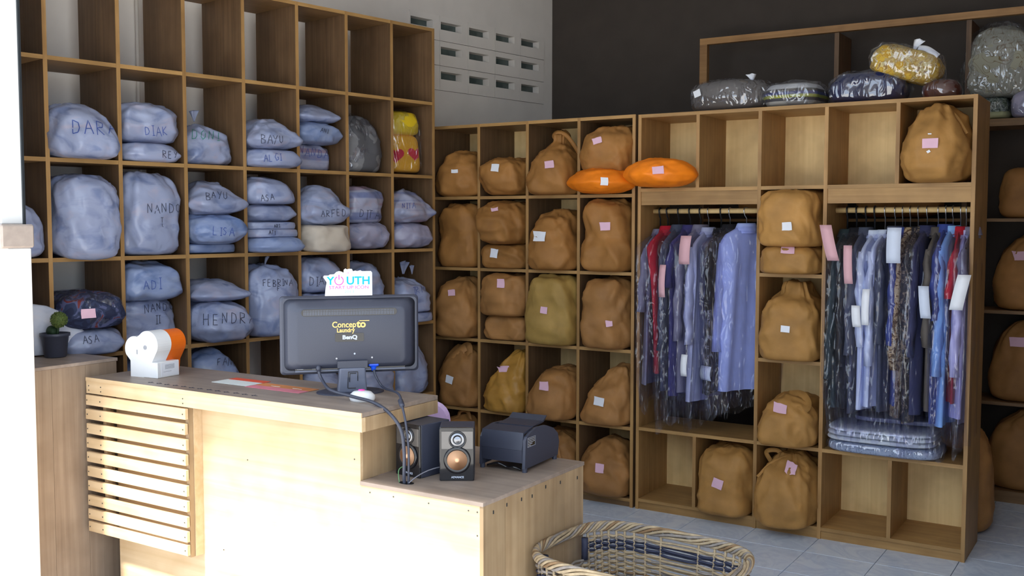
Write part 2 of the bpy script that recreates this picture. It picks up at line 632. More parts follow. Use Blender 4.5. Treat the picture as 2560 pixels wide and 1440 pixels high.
BXs = [-.13834 + .29998 * i for i in range(5)]
ZB = [1.90307 - .37845 * k for k in range(5)] + [.035]
DB = .335
ub = empty('pigeonhole_shelf', (0, 0, 0))
tag(ub, 'wooden pigeonhole shelf of brown bags between the tall shelf and the wardrobe', 'shelf')
for x in BXs:
    for y0, y1 in ((DB / 2 + .0008, DB), (0, DB / 2 - .0008)):
        bo = B('upright_plank', M['wood_shaded'], ub, x - TK / 2, x + TK / 2, y0, y1, 0, ZB[0] + TK / 2)
    B('upright_edging', M['wood'], bo, x - TK / 2, x + TK / 2, -.003, 0, 0, ZB[0] + TK / 2)
for i in range(4):
    for z in ZB:
        bo = B('shelf_board', M['wood_shaded_h'], ub, BXs[i] + TK / 2, BXs[i + 1] - TK / 2, 0, DB, z - TK / 2, z + TK / 2)
        B('shelf_edging', M['wood_h'], bo, BXs[i] + TK / 2, BXs[i + 1] - TK / 2, -.002, 0, z - TK / 2, z + TK / 2)
    B('back_panel', M['pale_ply'], ub, BXs[i] + TK / 2, BXs[i + 1] - TK / 2, DB, DB + .006, .03, ZB[0])
B('plinth', M['wood_shaded_h'], ub, BXs[0], BXs[-1] - TK / 2, .008, .024, 0, ZB[5] - TK / 2)

CXs = [1.09262 + .29484 * i for i in range(6)]
ZC = [1.9, 1.5494, 1.1605, .7765, .3957, .0443]
DC = .335
uc = empty('wardrobe', (0, 0, 0))
tag(uc, 'open wooden wardrobe with two rails of covered clothes and a middle column of brown bags', 'wardrobe')
def upr(x, z0, z1):
    bo = B('upright_board', M['wood'], uc, x - TK / 2, x + TK / 2, 0, DC, z0, z1)
    B('upright_edging', M['wood'], bo, x - TK / 2, x + TK / 2, -.003, 0, z0, z1)
for i in (0, 2, 3, 5):
    upr(CXs[i], 0, ZC[0] - TK / 2 if i not in (0, 5) else ZC[0] + TK / 2)
for i in (1, 4):
    upr(CXs[i], ZC[1] + TK / 2, ZC[0] - TK / 2)
    upr(CXs[i], ZC[5] + TK / 2, ZC[4] - TK / 2)
def shc(a, b, z):
    bo = B('shelf_board', M['wood_h'], uc, CXs[a] + TK / 2, CXs[b] - TK / 2, 0, DC, z - TK / 2, z + TK / 2)
    B('shelf_edging', M['wood_h'], bo, CXs[a] + TK / 2, CXs[b] - TK / 2, -.002, 0, z - TK / 2, z + TK / 2)
shc(0, 5, ZC[0])
for a, b in ((0, 2), (2, 3), (3, 5)):
    for z in (ZC[1], ZC[4], ZC[5]):
        shc(a, b, z)
shc(2, 3, ZC[2]); shc(2, 3, ZC[3])
for a, b in ((0, 2), (3, 5)):
    B('header_board', M['wood_h'], uc, CXs[a] + TK / 2, CXs[b] - TK / 2, .003, .018, 1.478, ZC[1] - TK / 2)
    MB().tube([(CXs[a] + TK / 2, .15, 1.45), (CXs[b] - TK / 2, .15, 1.45)], .0125, 14).build('clothes_rail', M['pale_ply'], uc, True)
for i in range(5):
    B('back_panel', M['pale_ply'], uc, CXs[i] + TK / 2, CXs[i + 1] - TK / 2, DC, DC + .006, ZC[1], ZC[0])
    B('back_panel', M['pale_ply'], uc, CXs[i] + TK / 2, CXs[i + 1] - TK / 2, DC, DC + .006, ZC[5], ZC[4])
B('back_panel', M['pale_ply'], uc, CXs[2] + TK / 2, CXs[3] - TK / 2, DC, DC + .006, ZC[4], ZC[1])
B('plinth', M['wood_h'], uc, CXs[0] + TK / 2, CXs[5] - TK / 2, .004, .02, 0, ZC[5] - TK / 2)

DY0, DY1 = 1.09, 1.36
DXs = [.968, 1.712, 2.363, 3.02]
ud = empty('rear_shelf', (0, 0, 0))
tag(ud, 'deep wooden shelf on the dark rear wall with a tall orange framed top', 'shelf')
for i, x in enumerate(DXs):
    B('upright_board', M['wood_shaded'], ud, x - .012, x + .012, DY0 + (.0 if i in (0, 3) else .02), DY1, 0, 1.87 if i in (0, 3) else 2.405)
for i in (0, 3):
    x = DXs[i]
    B('frame_post', M['frame_wood'], ud, x - .022, x + .022, DY0 - .004, DY0 + .03, 1.906, 2.405)
B('frame_rail', M['frame_wood'], ud, DXs[0] - .022, DXs[3] + .022, DY0 - .004, DY0 + .03, 2.405, 2.44)
for i in range(3):
    for z, hh in ((1.888, .018), (1.408, .008), (.952, .008), (.495, .008), (.05, .008)):
        B('shelf_board', M['wood_shaded_h'], ud, DXs[i] + .012, DXs[i + 1] - .012, DY0, DY1, z - hh, z + hh)
B('plinth', M['wood_shaded_h'], ud, DXs[0], DXs[3], DY0 + .003, DY0 + .02, 0, .042)

# ---------------------------------------------------------------- counter
ZU, ZL = .84, .617
YD, YP = -2.225, -2.16
cn = empty('counter', (0, 0, 0))
tag(cn, 'two level plywood shop counter with a slatted front box and a lower end', 'counter')
XR = 1.268
B('desk_top', M['counter_top'], cn, -.027, XR, YD, -1.856, ZU - .014, ZU, c=.001)
B('top_edging', M['counter'], cn, -.027, XR, YD - .004, YD - .0002, ZU - .014, ZU)
B('apron', M['counter'], cn, -.027, XR, YD - .002, YD + .014, ZU - .057, ZU - .0145)
B('apron', M['counter_v'], cn, XR - .014, XR + .001, YD + .0145, -1.858, ZU - .057, ZU - .0145)
sl0 = MB().box(0, .531, -.008, .006, 0, .037, c=.0015).build('slat', M['counter'], cn)
zs = [.7405, .689, .637, .585, .5335, .481, .429, .375, .325, .279]
for i, z in enumerate(zs):
    o = sl0 if i == 0 else copyo(sl0, cn, (0, 0, 0))
    o.location = (-.030 + .004 * random.Random(i).random(), YD + .002, z)
B('batten', M['counter_v'], cn, .048, .064, YD + .0115, YD + .03, .27, ZU - .058)
B('batten', M['counter_v'], cn, .486, .500, YD + .0115, YD + .03, .27, ZU - .058)
B('box_side', M['counter'], cn, .490, .504, YD + .0305, YP - .0005, .27, ZU - .058)
B('box_side', M['counter_v'], cn, .02, .034, YD + .0305, YP - .0005, .27, ZU - .058)
B('front_panel', M['counter'], cn, .05, 1.203, YP, YP + .012, 0, ZU - .0575)
B('front_panel', M['counter'], cn, 1.203, 1.638, YP, YP + .012, 0, ZL - .0125)
B('end_panel', M['counter_v'], cn, 1.190, 1.2025, YP + .0125, -1.86, ZL, ZU - .058)
B('side_panel', M['cab'], cn, .05, .064, YP + .0125, -1.86, 0, ZU - .058)
B('lower_top', M['counter_top'], cn, 1.203, 1.652, YP - .004, -1.575, ZL - .012, ZL, c=.001)
ys = [YP + .0005, -2.045, -1.935, -1.80, -1.70, -1.578]
for a, b in zip(ys[:-1], ys[1:]):
    B('end_plank', M['counter_v'], cn, 1.638, 1.650, a, b - .0008, 0, ZL - .0125)
nails = MB()
def nail(x, y, z, ax):
    c = (x, y, z)
    if ax == 'Y':
        nails.lathe([(.0022, 0), (.0022, -.0012)], 6, c, 'Y')
    else:
        nails.box(x - .0005, x + .0012, y - .002, y + .002, z - .005, z + .005)
for z in zs:
    for x in (-.018, .056, .493):
        nail(x, YD - .007, z + .018, 'Y')
for x in (-.012, .056, .49):
    nail(x, YD - .0022, ZU - .03, 'Y'); nail(x, YD - .0022, ZU - .046, 'Y')
for x in (1.24, 1.33, 1.46, 1.6, 1.63):
    nail(x, YP - .0002, ZL - .03, 'Y')
for x, z in ((1.63, .52), (1.18, .68), (.72, .62), (.9, .2), (.6, .3), (1.3, .3)):
    nail(x, YP - .0002, z, 'Y')
for y in (-2.11, -2.04, -1.96, -1.9, -1.82, -1.73, -1.62):
    nail(1.6502, y, ZL - .035 + .01 * math.sin(y * 40), 'X')
no = nails.build('nail_heads', M['rail'], cn); no['kind'] = 'stuff'

# low cabinet between the tall shelf and the pillar
cab = empty('low_cabinet', (-.045, -2.235, 0)); tag(cab, 'grey brown plank cabinet under the potted plant beside the pillar', 'cabinet')
B('cabinet_top', M['counter_top'], cab, -.272, 0, -.235, .155, .881, .893, c=.001)
for a, b in ((-.23, -.115), (-.114, .02), (.021, .15)):
    B('front_plank', M['cab'], cab, -.014, -.002, a, b, 0, .8805)
B('side_plank', M['cab'], cab, -.268, -.0145, .138, .15, 0, .8805)
B('side_plank', M['cab'], cab, -.268, -.0145, -.23, -.218, 0, .8805)

# ---------------------------------------------------------------- soft bags
KIND = {
 'dome': ([(0, 0), (0.7, 0), (0.92, 0.04), (1, 0.18), (0.98, 0.42), (0.88, 0.68), (0.66, 0.88), (0.36, 0.98), (0, 1)], 3.0),
 'lump': ([(0, 0.02), (0.6, 0.02), (0.88, 0.12), (1, 0.36), (1, 0.58), (0.9, 0.82), (0.6, 0.97), (0.3, 1), (0, 1)], 3.0),
 'flat': ([(0, 0), (0.75, 0), (0.95, 0.08), (1, 0.35), (0.97, 0.66), (0.86, 0.9), (0.6, 1), (0, 1)], 3.4),
 'flat2': ([(0, 0.02), (0.7, 0.02), (0.95, 0.1), (1, 0.25), (0.98, 0.5), (0.84, 0.82), (0.55, 0.98), (0, 1)], 3.4),
 'wedge': ([(0, 0.0), (0.6, 0.02), (0.9, 0.12), (1.03, 0.26), (0.9, 0.5), (0.7, 0.75), (0.4, 0.95), (0, 1)], 3.2),
 'slab': ([(0, 0), (0.8, 0), (0.98, 0.1), (1, 0.5), (0.98, 0.9), (0.8, 1), (0, 1)], 4.0),
 'boxy': ([(0, 0), (0.8, 0), (0.96, 0.05), (1, 0.2), (0.99, 0.6), (0.95, 0.83), (0.8, 0.97), (0.5, 1), (0, 1)], 3.8),
 'sack': ([(0, 0), (0.75, 0), (0.95, 0.04), (1, 0.15), (1, 0.4), (0.93, 0.62), (0.78, 0.8), (0.52, 0.93), (0.25, 1), (0, 1)], 3.2),
 'sackc': ([(0, 0), (0.75, 0), (0.94, 0.04), (1, 0.15), (0.97, 0.42), (1, 0.6), (0.93, 0.82), (0.7, 0.95), (0.4, 1), (0, 1)], 3.2),
 'big': ([(0, -0.0), (0.5, 0), (0.85, 0.05), (1, 0.2), (1, 0.45), (0.94, 0.58), (0.97, 0.72), (0.9, 0.9), (0.6, 0.99), (0, 1)], 3.2),
 'tall': ([(0, 0), (0.8, 0), (0.97, 0.03), (1, 0.12), (0.98, 0.5), (0.95, 0.8), (0.85, 0.94), (0.55, 1), (0, 1)], 3.8),
 'cloth': ([(0, 0), (0.7, 0), (0.95, 0.08), (1, 0.3), (0.95, 0.6), (0.9, 0.95), (0.7, 1), (0, 1)], 3.4),
 'knotted': ([(0, 0), (0.75, 0), (0.95, 0.06), (1, 0.25), (0.95, 0.5), (0.75, 0.75), (0.4, 0.93), (0.2, 1), (0, 1)], 3.0),
 'knot': ([(0, 0), (0.78, 0), (0.96, 0.04), (1, 0.14), (1, 0.36), (0.9, 0.55), (0.68, 0.68), (0.38, 0.77), (0.2, 0.82), (0.26, 0.9), (0.2, 0.98), (0, 1)], 3.0),
 'neck': ([(0, 0), (0.85, 0), (0.98, 0.03), (1, 0.1), (1, 0.42), (0.97, 0.62), (0.8, 0.74), (0.52, 0.84), (0.42, 0.92), (0.38, 0.98), (0, 1)], 4.2),
 'two': ([(0, 0), (0.75, 0), (0.95, 0.04), (1, 0.16), (0.98, 0.34), (0.86, 0.46), (0.9, 0.58), (0.93, 0.75), (0.8, 0.92), (0.5, 1), (0, 1)], 3.2),
 'cone': ([(0, 0), (0.8, 0), (0.97, 0.05), (1, 0.16), (0.95, 0.36), (0.78, 0.58), (0.55, 0.8), (0.36, 0.95), (0.2, 1), (0, 1)], 3.0),
 'round': ([(0, 0), (0.6, 0), (0.85, 0.04), (0.98, 0.18), (1, 0.36), (0.94, 0.56), (0.76, 0.76), (0.46, 0.92), (0.3, 0.98), (0, 1)], 2.6),
 'gather': ([(0, 0), (0.75, 0), (0.94, 0.04), (1, 0.16), (1, 0.46), (0.92, 0.66), (0.72, 0.82), (0.42, 0.93), (0.3, 0.97), (0.34, 1), (0, 1)], 3.0),
}
BAGS = [
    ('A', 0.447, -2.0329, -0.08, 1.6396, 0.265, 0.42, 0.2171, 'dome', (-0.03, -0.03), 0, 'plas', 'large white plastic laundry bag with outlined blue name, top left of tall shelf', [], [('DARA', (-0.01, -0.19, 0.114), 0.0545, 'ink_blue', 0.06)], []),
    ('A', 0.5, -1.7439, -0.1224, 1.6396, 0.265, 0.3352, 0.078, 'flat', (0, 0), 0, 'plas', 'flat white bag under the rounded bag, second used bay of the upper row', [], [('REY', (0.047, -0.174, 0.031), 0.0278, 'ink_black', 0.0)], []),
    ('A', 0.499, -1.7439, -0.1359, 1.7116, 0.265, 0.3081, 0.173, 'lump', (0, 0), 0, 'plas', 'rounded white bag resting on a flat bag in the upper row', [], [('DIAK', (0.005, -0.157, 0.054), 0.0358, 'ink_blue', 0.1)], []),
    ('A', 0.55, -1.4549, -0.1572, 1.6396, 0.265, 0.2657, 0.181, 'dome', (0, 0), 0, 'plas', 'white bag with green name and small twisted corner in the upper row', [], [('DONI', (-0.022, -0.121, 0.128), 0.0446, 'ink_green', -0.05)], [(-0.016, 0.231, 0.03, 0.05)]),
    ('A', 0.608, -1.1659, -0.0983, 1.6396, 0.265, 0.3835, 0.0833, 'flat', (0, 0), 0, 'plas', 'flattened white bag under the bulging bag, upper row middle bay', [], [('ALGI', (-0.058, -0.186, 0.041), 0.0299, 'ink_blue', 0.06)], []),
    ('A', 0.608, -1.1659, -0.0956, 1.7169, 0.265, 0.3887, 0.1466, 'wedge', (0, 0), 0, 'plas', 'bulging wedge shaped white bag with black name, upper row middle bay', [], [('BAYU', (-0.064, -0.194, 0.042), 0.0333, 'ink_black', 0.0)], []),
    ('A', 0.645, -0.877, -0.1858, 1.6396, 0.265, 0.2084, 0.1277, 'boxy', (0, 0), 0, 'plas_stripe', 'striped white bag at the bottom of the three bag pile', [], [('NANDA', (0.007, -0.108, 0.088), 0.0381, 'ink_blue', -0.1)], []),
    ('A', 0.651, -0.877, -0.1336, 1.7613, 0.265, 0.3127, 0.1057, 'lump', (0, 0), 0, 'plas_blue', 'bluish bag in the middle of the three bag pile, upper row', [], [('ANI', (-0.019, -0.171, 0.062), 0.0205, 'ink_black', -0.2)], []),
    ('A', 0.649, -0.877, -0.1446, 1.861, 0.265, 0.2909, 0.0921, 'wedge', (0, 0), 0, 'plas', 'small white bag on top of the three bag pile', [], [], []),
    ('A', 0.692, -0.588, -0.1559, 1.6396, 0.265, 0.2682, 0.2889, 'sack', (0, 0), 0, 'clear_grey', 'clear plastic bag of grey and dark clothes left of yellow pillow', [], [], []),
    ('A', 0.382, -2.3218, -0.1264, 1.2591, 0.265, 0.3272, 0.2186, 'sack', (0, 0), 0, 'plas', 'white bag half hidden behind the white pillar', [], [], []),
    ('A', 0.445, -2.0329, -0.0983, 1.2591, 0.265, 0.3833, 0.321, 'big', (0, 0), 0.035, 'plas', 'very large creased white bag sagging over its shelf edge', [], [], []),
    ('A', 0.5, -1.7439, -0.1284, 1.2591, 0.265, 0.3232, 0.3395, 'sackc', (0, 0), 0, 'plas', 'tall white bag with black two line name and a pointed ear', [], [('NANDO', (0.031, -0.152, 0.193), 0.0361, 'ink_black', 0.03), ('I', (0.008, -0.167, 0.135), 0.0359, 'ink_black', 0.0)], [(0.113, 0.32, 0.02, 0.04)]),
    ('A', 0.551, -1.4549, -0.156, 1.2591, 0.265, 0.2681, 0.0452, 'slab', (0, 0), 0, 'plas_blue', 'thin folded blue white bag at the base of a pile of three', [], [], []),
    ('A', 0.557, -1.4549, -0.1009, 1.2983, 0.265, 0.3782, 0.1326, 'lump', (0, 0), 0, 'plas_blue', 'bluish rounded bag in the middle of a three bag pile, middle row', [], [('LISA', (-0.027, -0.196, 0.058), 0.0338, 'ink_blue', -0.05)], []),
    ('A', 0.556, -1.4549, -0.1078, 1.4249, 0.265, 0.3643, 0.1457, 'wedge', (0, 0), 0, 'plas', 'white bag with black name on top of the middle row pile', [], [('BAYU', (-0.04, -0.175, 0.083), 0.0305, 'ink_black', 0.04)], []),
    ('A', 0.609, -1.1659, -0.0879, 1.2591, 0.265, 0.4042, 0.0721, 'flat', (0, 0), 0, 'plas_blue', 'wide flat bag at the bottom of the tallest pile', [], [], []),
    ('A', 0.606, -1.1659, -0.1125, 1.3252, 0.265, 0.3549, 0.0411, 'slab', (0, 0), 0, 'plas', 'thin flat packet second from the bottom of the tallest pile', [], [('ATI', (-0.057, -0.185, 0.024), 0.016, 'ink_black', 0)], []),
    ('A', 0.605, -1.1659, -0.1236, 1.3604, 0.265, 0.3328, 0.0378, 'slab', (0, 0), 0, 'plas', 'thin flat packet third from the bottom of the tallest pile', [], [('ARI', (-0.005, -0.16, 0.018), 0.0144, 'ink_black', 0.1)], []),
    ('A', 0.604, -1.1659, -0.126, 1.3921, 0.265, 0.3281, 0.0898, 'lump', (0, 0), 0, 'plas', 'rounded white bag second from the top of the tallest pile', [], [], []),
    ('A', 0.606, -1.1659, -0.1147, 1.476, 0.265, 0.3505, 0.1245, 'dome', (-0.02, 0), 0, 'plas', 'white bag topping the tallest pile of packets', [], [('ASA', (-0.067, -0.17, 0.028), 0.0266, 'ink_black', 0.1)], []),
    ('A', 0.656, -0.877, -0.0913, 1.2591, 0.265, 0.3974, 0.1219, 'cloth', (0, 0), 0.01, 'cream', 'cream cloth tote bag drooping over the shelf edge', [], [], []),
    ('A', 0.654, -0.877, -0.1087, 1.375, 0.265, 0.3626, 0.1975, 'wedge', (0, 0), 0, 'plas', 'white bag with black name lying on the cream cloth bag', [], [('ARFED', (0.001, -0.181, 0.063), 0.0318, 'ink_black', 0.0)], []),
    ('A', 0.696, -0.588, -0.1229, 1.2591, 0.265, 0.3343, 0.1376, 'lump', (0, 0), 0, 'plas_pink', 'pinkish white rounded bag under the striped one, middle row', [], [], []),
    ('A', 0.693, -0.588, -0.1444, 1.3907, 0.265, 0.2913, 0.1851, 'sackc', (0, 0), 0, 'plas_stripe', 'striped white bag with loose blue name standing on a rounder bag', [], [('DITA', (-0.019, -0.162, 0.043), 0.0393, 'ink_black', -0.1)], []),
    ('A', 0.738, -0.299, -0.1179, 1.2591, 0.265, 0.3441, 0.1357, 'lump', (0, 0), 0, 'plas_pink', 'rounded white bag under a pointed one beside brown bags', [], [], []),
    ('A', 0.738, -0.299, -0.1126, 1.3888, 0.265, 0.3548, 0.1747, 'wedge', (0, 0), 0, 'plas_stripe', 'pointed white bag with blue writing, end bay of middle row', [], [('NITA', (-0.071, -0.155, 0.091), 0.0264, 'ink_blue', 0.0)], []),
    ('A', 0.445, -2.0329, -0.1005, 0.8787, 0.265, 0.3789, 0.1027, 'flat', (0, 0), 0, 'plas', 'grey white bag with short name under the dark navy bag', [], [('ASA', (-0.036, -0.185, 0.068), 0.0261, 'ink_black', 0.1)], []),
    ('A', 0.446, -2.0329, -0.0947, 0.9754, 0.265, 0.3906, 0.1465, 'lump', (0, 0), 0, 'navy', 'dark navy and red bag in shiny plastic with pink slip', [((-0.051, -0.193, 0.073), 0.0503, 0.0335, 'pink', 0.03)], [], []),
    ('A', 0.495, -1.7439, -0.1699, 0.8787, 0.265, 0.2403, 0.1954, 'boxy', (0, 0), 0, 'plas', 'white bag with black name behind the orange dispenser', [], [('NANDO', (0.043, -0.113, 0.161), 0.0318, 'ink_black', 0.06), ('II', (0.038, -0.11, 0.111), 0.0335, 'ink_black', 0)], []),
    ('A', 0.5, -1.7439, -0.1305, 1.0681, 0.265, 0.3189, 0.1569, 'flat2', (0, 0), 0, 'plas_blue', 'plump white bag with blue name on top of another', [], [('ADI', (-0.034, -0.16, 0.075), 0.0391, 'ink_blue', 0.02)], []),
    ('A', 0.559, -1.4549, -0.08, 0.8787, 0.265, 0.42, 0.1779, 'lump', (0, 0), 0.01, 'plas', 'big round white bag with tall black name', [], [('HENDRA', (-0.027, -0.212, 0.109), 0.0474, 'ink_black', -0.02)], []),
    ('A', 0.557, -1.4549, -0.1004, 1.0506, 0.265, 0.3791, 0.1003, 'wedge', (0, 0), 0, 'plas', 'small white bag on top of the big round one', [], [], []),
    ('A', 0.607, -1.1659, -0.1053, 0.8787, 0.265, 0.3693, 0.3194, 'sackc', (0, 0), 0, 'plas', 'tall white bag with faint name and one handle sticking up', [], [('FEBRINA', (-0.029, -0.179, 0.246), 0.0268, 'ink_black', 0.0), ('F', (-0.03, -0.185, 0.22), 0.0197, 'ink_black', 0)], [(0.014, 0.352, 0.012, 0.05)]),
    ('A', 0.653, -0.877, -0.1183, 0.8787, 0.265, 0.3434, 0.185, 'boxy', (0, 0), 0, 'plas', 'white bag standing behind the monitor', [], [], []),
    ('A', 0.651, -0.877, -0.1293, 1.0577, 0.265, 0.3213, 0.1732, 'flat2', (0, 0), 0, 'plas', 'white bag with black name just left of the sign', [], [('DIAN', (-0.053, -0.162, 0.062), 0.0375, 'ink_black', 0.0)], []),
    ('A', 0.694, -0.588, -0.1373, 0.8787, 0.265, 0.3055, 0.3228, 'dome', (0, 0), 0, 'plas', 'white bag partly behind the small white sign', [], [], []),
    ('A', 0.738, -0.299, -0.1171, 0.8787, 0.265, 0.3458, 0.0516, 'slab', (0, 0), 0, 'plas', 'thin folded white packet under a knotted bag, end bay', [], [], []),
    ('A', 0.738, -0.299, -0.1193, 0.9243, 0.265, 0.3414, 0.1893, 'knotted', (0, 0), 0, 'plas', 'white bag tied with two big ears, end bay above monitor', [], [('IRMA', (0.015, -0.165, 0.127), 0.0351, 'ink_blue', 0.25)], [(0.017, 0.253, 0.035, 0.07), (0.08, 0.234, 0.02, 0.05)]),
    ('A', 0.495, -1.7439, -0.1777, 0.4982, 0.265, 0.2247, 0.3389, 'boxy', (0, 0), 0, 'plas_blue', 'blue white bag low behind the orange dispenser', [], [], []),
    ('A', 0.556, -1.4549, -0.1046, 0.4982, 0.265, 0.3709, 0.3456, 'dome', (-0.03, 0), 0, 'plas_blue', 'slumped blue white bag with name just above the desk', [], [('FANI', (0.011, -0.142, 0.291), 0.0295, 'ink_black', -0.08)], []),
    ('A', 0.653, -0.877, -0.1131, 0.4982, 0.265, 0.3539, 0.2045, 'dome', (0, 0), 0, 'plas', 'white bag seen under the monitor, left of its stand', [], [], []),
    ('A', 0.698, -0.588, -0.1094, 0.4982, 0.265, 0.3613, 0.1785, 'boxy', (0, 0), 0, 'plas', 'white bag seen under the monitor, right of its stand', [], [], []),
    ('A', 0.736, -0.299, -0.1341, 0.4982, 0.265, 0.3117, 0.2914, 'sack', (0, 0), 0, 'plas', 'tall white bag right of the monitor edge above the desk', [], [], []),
    ('B', -0.61, 0.0117, -0.1176, 1.5326, 0.276, 0.3648, 0.2403, 'dome', (0, 0), 0, 'brown', 'domed brown bag with tiny white slip, top left of the middle shelf', [((0.038, -0.178, 0.13), 0.0338, 0.019, 'white', 0)], [], []),
    ('B', -0.566, 0.3116, -0.098, 1.5326, 0.276, 0.404, 0.1981, 'lump', (0, 0), 0, 'brown', 'low rounded brown bag with white slip, top row second bay', [((0.02, -0.202, 0.139), 0.0408, 0.0387, 'white', -0.1)], [], []),
    ('B', -0.518, 0.6116, -0.0985, 1.5326, 0.276, 0.403, 0.3232, 'knot', (0, 0), 0, 'brown', 'brown bag tied in a tall knot, top row third bay', [((0.039, -0.198, 0.146), 0.0454, 0.0355, 'pink', 0.1)], [], []),
    ('B', -0.467, 0.9116, -0.1028, 1.6176, 0.276, 0.3945, 0.2419, 'lump', (0.03, 0), 0, 'brown', 'brown bag lying on the orange pouch, top row', [((0.003, -0.199, 0.167), 0.0441, 0.0287, 'pink', 0.25)], [], []),
    ('B', -0.609, 0.0117, -0.1287, 1.1542, 0.276, 0.3426, 0.3357, 'tall', (0, 0), 0, 'brown', 'tall square brown bag without slip, second row', [], [], []),
    ('B', -0.564, 0.3116, -0.1221, 1.1542, 0.276, 0.3559, 0.1291, 'boxy', (0, 0), 0, 'brown', 'low brown bag with tall white slip under another bag', [((-0.013, -0.183, 0.08), 0.0393, 0.0455, 'white', -0.15)], [], []),
    ('B', -0.567, 0.3116, -0.0874, 1.2773, 0.276, 0.4253, 0.2287, 'lump', (0, 0), 0, 'brown', 'brown bag with small pink slip on top of a low one, second row', [((0.025, -0.202, 0.181), 0.0347, 0.0204, 'pink', 0.15)], [], []),
    ('B', -0.518, 0.6116, -0.102, 1.1542, 0.276, 0.396, 0.3045, 'sack', (0, 0), 0, 'brown', 'brown bag with large white slip, second row third bay', [((-0.017, -0.198, 0.17), 0.0618, 0.0479, 'white', -0.05)], [], []),
    ('B', -0.467, 0.9116, -0.1027, 1.1542, 0.276, 0.3946, 0.3569, 'two', (0, 0), 0, 'brown', 'two lobed brown bag with pink slip, second row beside hanging clothes', [((0.04, -0.182, 0.222), 0.05, 0.0385, 'pink', 0.05)], [], []),
    ('B', -0.611, 0.0117, -0.1027, 0.7757, 0.276, 0.3946, 0.3255, 'sack', (0, 0), 0, 'brown2', 'brown bag with pink slip, third row first bay', [((0.024, -0.176, 0.241), 0.0383, 0.0298, 'pink', 0.1)], [], []),
    ('B', -0.562, 0.3116, -0.1383, 0.7757, 0.276, 0.3233, 0.1372, 'boxy', (0, 0), 0, 'brown2', 'small creased brown bag under another, third row', [], [], []),
    ('B', -0.565, 0.3116, -0.1116, 0.9069, 0.276, 0.3769, 0.2211, 'boxy', (0, 0), 0, 'brown2', 'brown bag with pink slip stacked on a small creased one, third row', [((0.037, -0.186, 0.172), 0.0371, 0.0412, 'pink', 0.0)], [], []),
    ('B', -0.518, 0.6116, -0.1017, 0.7757, 0.276, 0.3967, 0.3541, 'tall', (0, 0), 0, 'khaki', 'tall olive brown bag with pink slip, third row third bay', [((0.005, -0.191, 0.18), 0.034, 0.034, 'pink', -0.1)], [], []),
    ('B', -0.467, 0.9116, -0.1001, 0.7757, 0.276, 0.3998, 0.349, 'two', (0, 0), 0, 'brown2', 'two lobed brown bag with low pink slip beside the covered clothes, third row', [((0.066, -0.185, 0.129), 0.0309, 0.027, 'pink', 0.1)], [], []),
    ('B', -0.609, 0.0117, -0.1254, 0.3973, 0.276, 0.3492, 0.3369, 'sack', (0, 0), 0, 'brown2', 'brown bag with white slip and folded handle, fourth row first bay', [((-0.007, -0.176, 0.152), 0.0387, 0.0409, 'white', -0.2)], [], []),
    ('B', -0.565, 0.3116, -0.1123, 0.3973, 0.276, 0.3753, 0.3192, 'cone', (0.06, 0), 0, 'ochre', 'shiny ochre bag leaning to a peak, fourth row second bay', [((0.022, -0.133, 0.23), 0.0544, 0.0293, 'pink', 0.1)], [], []),
    ('B', -0.519, 0.6116, -0.0895, 0.3973, 0.276, 0.4211, 0.2611, 'dome', (0.02, 0), 0, 'brown2', 'round brown bag with large pink slip, fourth row third bay', [((0.011, -0.187, 0.175), 0.0442, 0.0381, 'pink', 0.02)], [], []),
    ('B', -0.467, 0.9116, -0.1053, 0.3973, 0.276, 0.3893, 0.2855, 'cone', (0.06, 0), 0, 'brown2', 'brown bag with white taped slip, fourth row beside the wardrobe', [((0.011, -0.18, 0.121), 0.0488, 0.0391, 'white', -0.1)], [], []),
    ('B', -0.609, 0.0117, -0.1201, 0.043, 0.276, 0.3598, 0.3014, 'dome', (0, 0), 0, 'brown2', 'brown bag with loop handle behind the speakers, bottom row', [], [], []),
    ('B', -0.516, 0.6116, -0.1219, 0.043, 0.276, 0.3562, 0.2801, 'dome', (0, 0), 0, 'brown2', 'brown bag with strap behind the black printer, bottom row', [], [], []),
    ('B', -0.466, 0.9116, -0.1116, 0.043, 0.276, 0.3769, 0.2628, 'sack', (0, 0), 0, 'brown2', 'brown bag with pink slip, bottom row beside the wardrobe', [((0.017, -0.19, 0.144), 0.0411, 0.0431, 'pink', -0.05)], [], []),
    ('C', -0.174, 2.4194, -0.085, 1.5574, 0.2708, 0.43, 0.3251, 'round', (0, 0), 0, 'brown3', 'huge round brown bag with pink slip, top right of the wardrobe', [((0.001, -0.206, 0.154), 0.0574, 0.0383, 'pink', 0.0)], [], []),
    ('C', -0.295, 1.8297, -0.0992, 1.1685, 0.2708, 0.4015, 0.1268, 'boxy', (0, 0), 0, 'brown3', 'flattened brown bag with pink slip under a bigger one, wardrobe middle column', [((0.013, -0.181, 0.105), 0.0557, 0.0348, 'pink', 0.0)], [], []),
    ('C', -0.296, 1.8297, -0.0883, 1.2893, 0.2708, 0.4234, 0.2486, 'tall', (0, 0), 0, 'brown3', 'brown bag with white slip filling the top of the wardrobe middle column', [((0.016, -0.198, 0.088), 0.0397, 0.0345, 'white', 0.05)], [], []),
    ('C', -0.295, 1.8297, -0.1109, 0.7845, 0.2708, 0.3781, 0.3551, 'neck', (0, 0), 0, 'brown3', 'brown bag with narrow neck and white slip, wardrobe middle column', [((0.006, -0.185, 0.145), 0.0385, 0.028, 'white', -0.05)], [], []),
    ('C', -0.296, 1.8297, -0.085, 0.4037, 0.2708, 0.43, 0.2187, 'dome', (0, 0), 0, 'brown3', 'squat brown bag with pink slip and folded top, wardrobe middle column', [((-0.005, -0.177, 0.171), 0.0562, 0.0351, 'pink', -0.1)], [], []),
